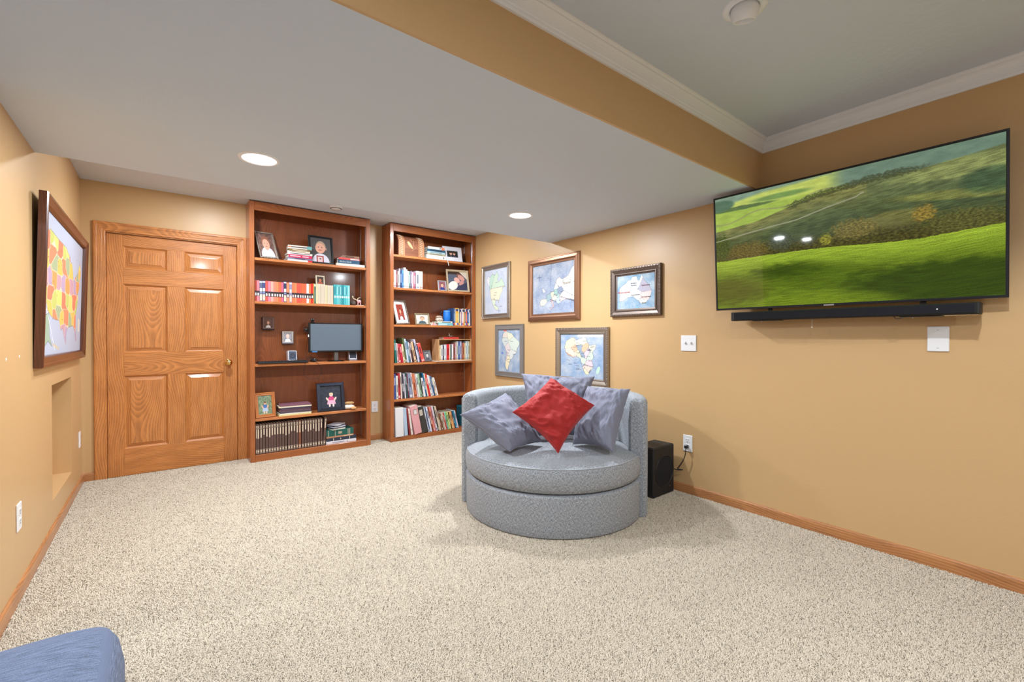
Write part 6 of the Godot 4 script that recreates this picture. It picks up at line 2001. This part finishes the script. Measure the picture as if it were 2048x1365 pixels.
	leaning_row(2.042, y, zf - 0.022, 0.165, [[0.022, 0.285, 1.0, col(60, 82, 150)], [0.020, 0.262, 1.5, col(226, 230, 224)], [0.024, 0.290, 2.0, col(172, 36, 46)], [0.014, 0.298, 3.0, col(226, 206, 196)], [0.022, 0.275, 3.5, col(60, 58, 70)], [0.012, 0.282, 4.0, col(222, 216, 232)], [0.020, 0.290, 5.0, col(50, 76, 80)], [0.012, 0.276, 5.5, col(110, 60, 80)], [0.034, 0.284, 6.0, col(140, 150, 176)], [0.012, 0.290, 7.0, col(236, 214, 208)], [0.028, 0.278, 8.0, col(204, 114, 76)], [0.012, 0.268, 8.5, col(214, 182, 190)], [0.020, 0.272, 9.0, col(216, 226, 216)], [0.018, 0.276, 9.5, col(150, 186, 156)], [0.012, 0.280, 10.0, col(54, 70, 52)], [0.024, 0.222, 10.5, col(232, 232, 238)], [0.014, 0.284, 11.0, col(26, 104, 150)], [0.014, 0.276, 11.5, col(234, 216, 190)], [0.020, 0.266, 12.0, col(214, 36, 36)], [0.020, 0.254, 13.0, col(234, 234, 232)], [0.014, 0.244, 13.5, col(160, 180, 206)], [0.014, 0.240, 14.0, col(42, 82, 132)], [0.014, 0.214, 14.5, col(228, 222, 196)], [0.016, 0.220, 15.0, col(234, 230, 232)]], "leaning books on the fifth shelf of the corner bookcase", "%s leaning book from the left on the shelf above the binders", 1.08)
	# --- binders
	y = 0.0482
	var zz := zf + 0.014
	var bn := [[0.092, 0.322, 1.5, col(226, 226, 230), "thick white ring binder at the left end of the bottom shelf"], [0.040, 0.312, 4.0, col(176, 198, 222), "light blue ring binder beside the thick white binder"], [0.018, 0.308, 7.0, col(142, 46, 50), "thin dark red folder beside the light blue binder"], [0.022, 0.300, 8.0, col(232, 220, 214), "slim white folder between the dark red folder and pink binder"], [0.088, 0.330, 11.0, col(226, 164, 170), "thick pink ring binder with a framed label"], [0.070, 0.312, 12.0, col(62, 60, 58), "thick black ring binder with a beige label"]]
	var x := 2.047
	for k in bn.size():
		var b: Array = bn[k]
		if k > 0:
			x += bn[k - 1][0] / cos(deg_to_rad(b[2])) + 0.001 + minf(b[1], bn[k - 1][1]) * (tan(deg_to_rad(b[2])) - tan(deg_to_rad(bn[k - 1][2])))
		var t := standing(b[4], "binders and folders on the bottom shelf", Vector3(x, y + 0.0004, zz if k in [0, 4] else zz - 0.012), b[0], b[1], 0.215, b[3], [], b[2], "binder", 0.4)
		if k == 4:
			var gr := Geo.new()
			gr.ring(0.046, 0.062, [Vector2(0, 0), Vector2(0, 0.002), Vector2(0.005, 0.002), Vector2(0.006, 0.0)])
			part("label_holder", gr.mesh(), m.steel, t, Vector3(0.052, 0.255, 0.0004))
			part("label_card", boxm(Vector3(0.036, 0.052, 0.0006), 0.0, 1, Vector3(0.052, 0.255, 0.0006)), plain(col(222, 214, 216), 0.7), t)
		if k == 5:
			part("label_card", boxm(Vector3(0.040, 0.068, 0.0008), 0.0, 1, Vector3(0.034, 0.240, 0.0004)), plain(col(196, 186, 172), 0.7), t)
		if k == 3:
			for f in [0.06, 0.24]:
				part("clasp", boxm(Vector3(0.020, 0.008, 0.001), 0.0, 1, Vector3(0.011, f, 0.0005)), m.steel, t)
	x += 0.070 / cos(deg_to_rad(13.0)) + 0.006
	var endx := leaning_row(x, y, zf - 0.012, 0.18, [[0.010, 0.300, 13.0, col(24, 34, 54)], [0.010, 0.298, 13.0, col(228, 234, 244)], [0.012, 0.300, 13.0, col(52, 78, 132)], [0.018, 0.302, 13.0, col(216, 226, 240)], [0.016, 0.300, 13.5, col(142, 62, 52)], [0.014, 0.302, 13.5, col(234, 140, 116)], [0.012, 0.300, 13.5, col(190, 112, 132)], [0.018, 0.304, 13.5, col(216, 208, 220)], [0.012, 0.302, 14.0, col(52, 62, 52)], [0.020, 0.300, 14.0, col(214, 194, 174)], [0.010, 0.215, 14.0, col(128, 100, 72)], [0.012, 0.212, 14.0, col(140, 82, 66)], [0.012, 0.212, 14.0, col(112, 92, 66)], [0.010, 0.210, 14.0, col(226, 216, 190)], [0.012, 0.214, 14.0, col(216, 186, 180)], [0.014, 0.214, 14.0, col(190, 62, 46)], [0.014, 0.215, 14.0, col(120, 190, 184)], [0.016, 0.216, 14.0, col(150, 206, 122)], [0.014, 0.214, 14.0, col(208, 212, 142)], [0.014, 0.215, 14.0, col(72, 52, 28)], [0.016, 0.216, 14.0, col(238, 174, 102)], [0.012, 0.214, 14.0, col(216, 162, 110)], [0.012, 0.220, 14.0, col(24, 42, 82)], [0.018, 0.222, 14.0, col(22, 140, 176)], [0.014, 0.222, 14.0, col(212, 208, 230)]], "thin leaning books on the bottom shelf", "%s thin leaning book right of the black binder on the bottom shelf", 1.13)
	if endx + 0.10 < 3.0:
		var tb := thing("storage_box", "teal storage box behind the chair at the end of the bottom shelf", "box", Vector3(3.0, y, -4.86))
		part("body", boxm(Vector3(0.09, 0.225, 0.14), 0.004, 1, Vector3(0, 0.1125, 0)), plain(col(28, 110, 132), 0.5), tb)
		part("lid", boxm(Vector3(0.096, 0.03, 0.146), 0.004, 1, Vector3(0, 0.238, 0)), plain(col(40, 132, 156), 0.5), tb)
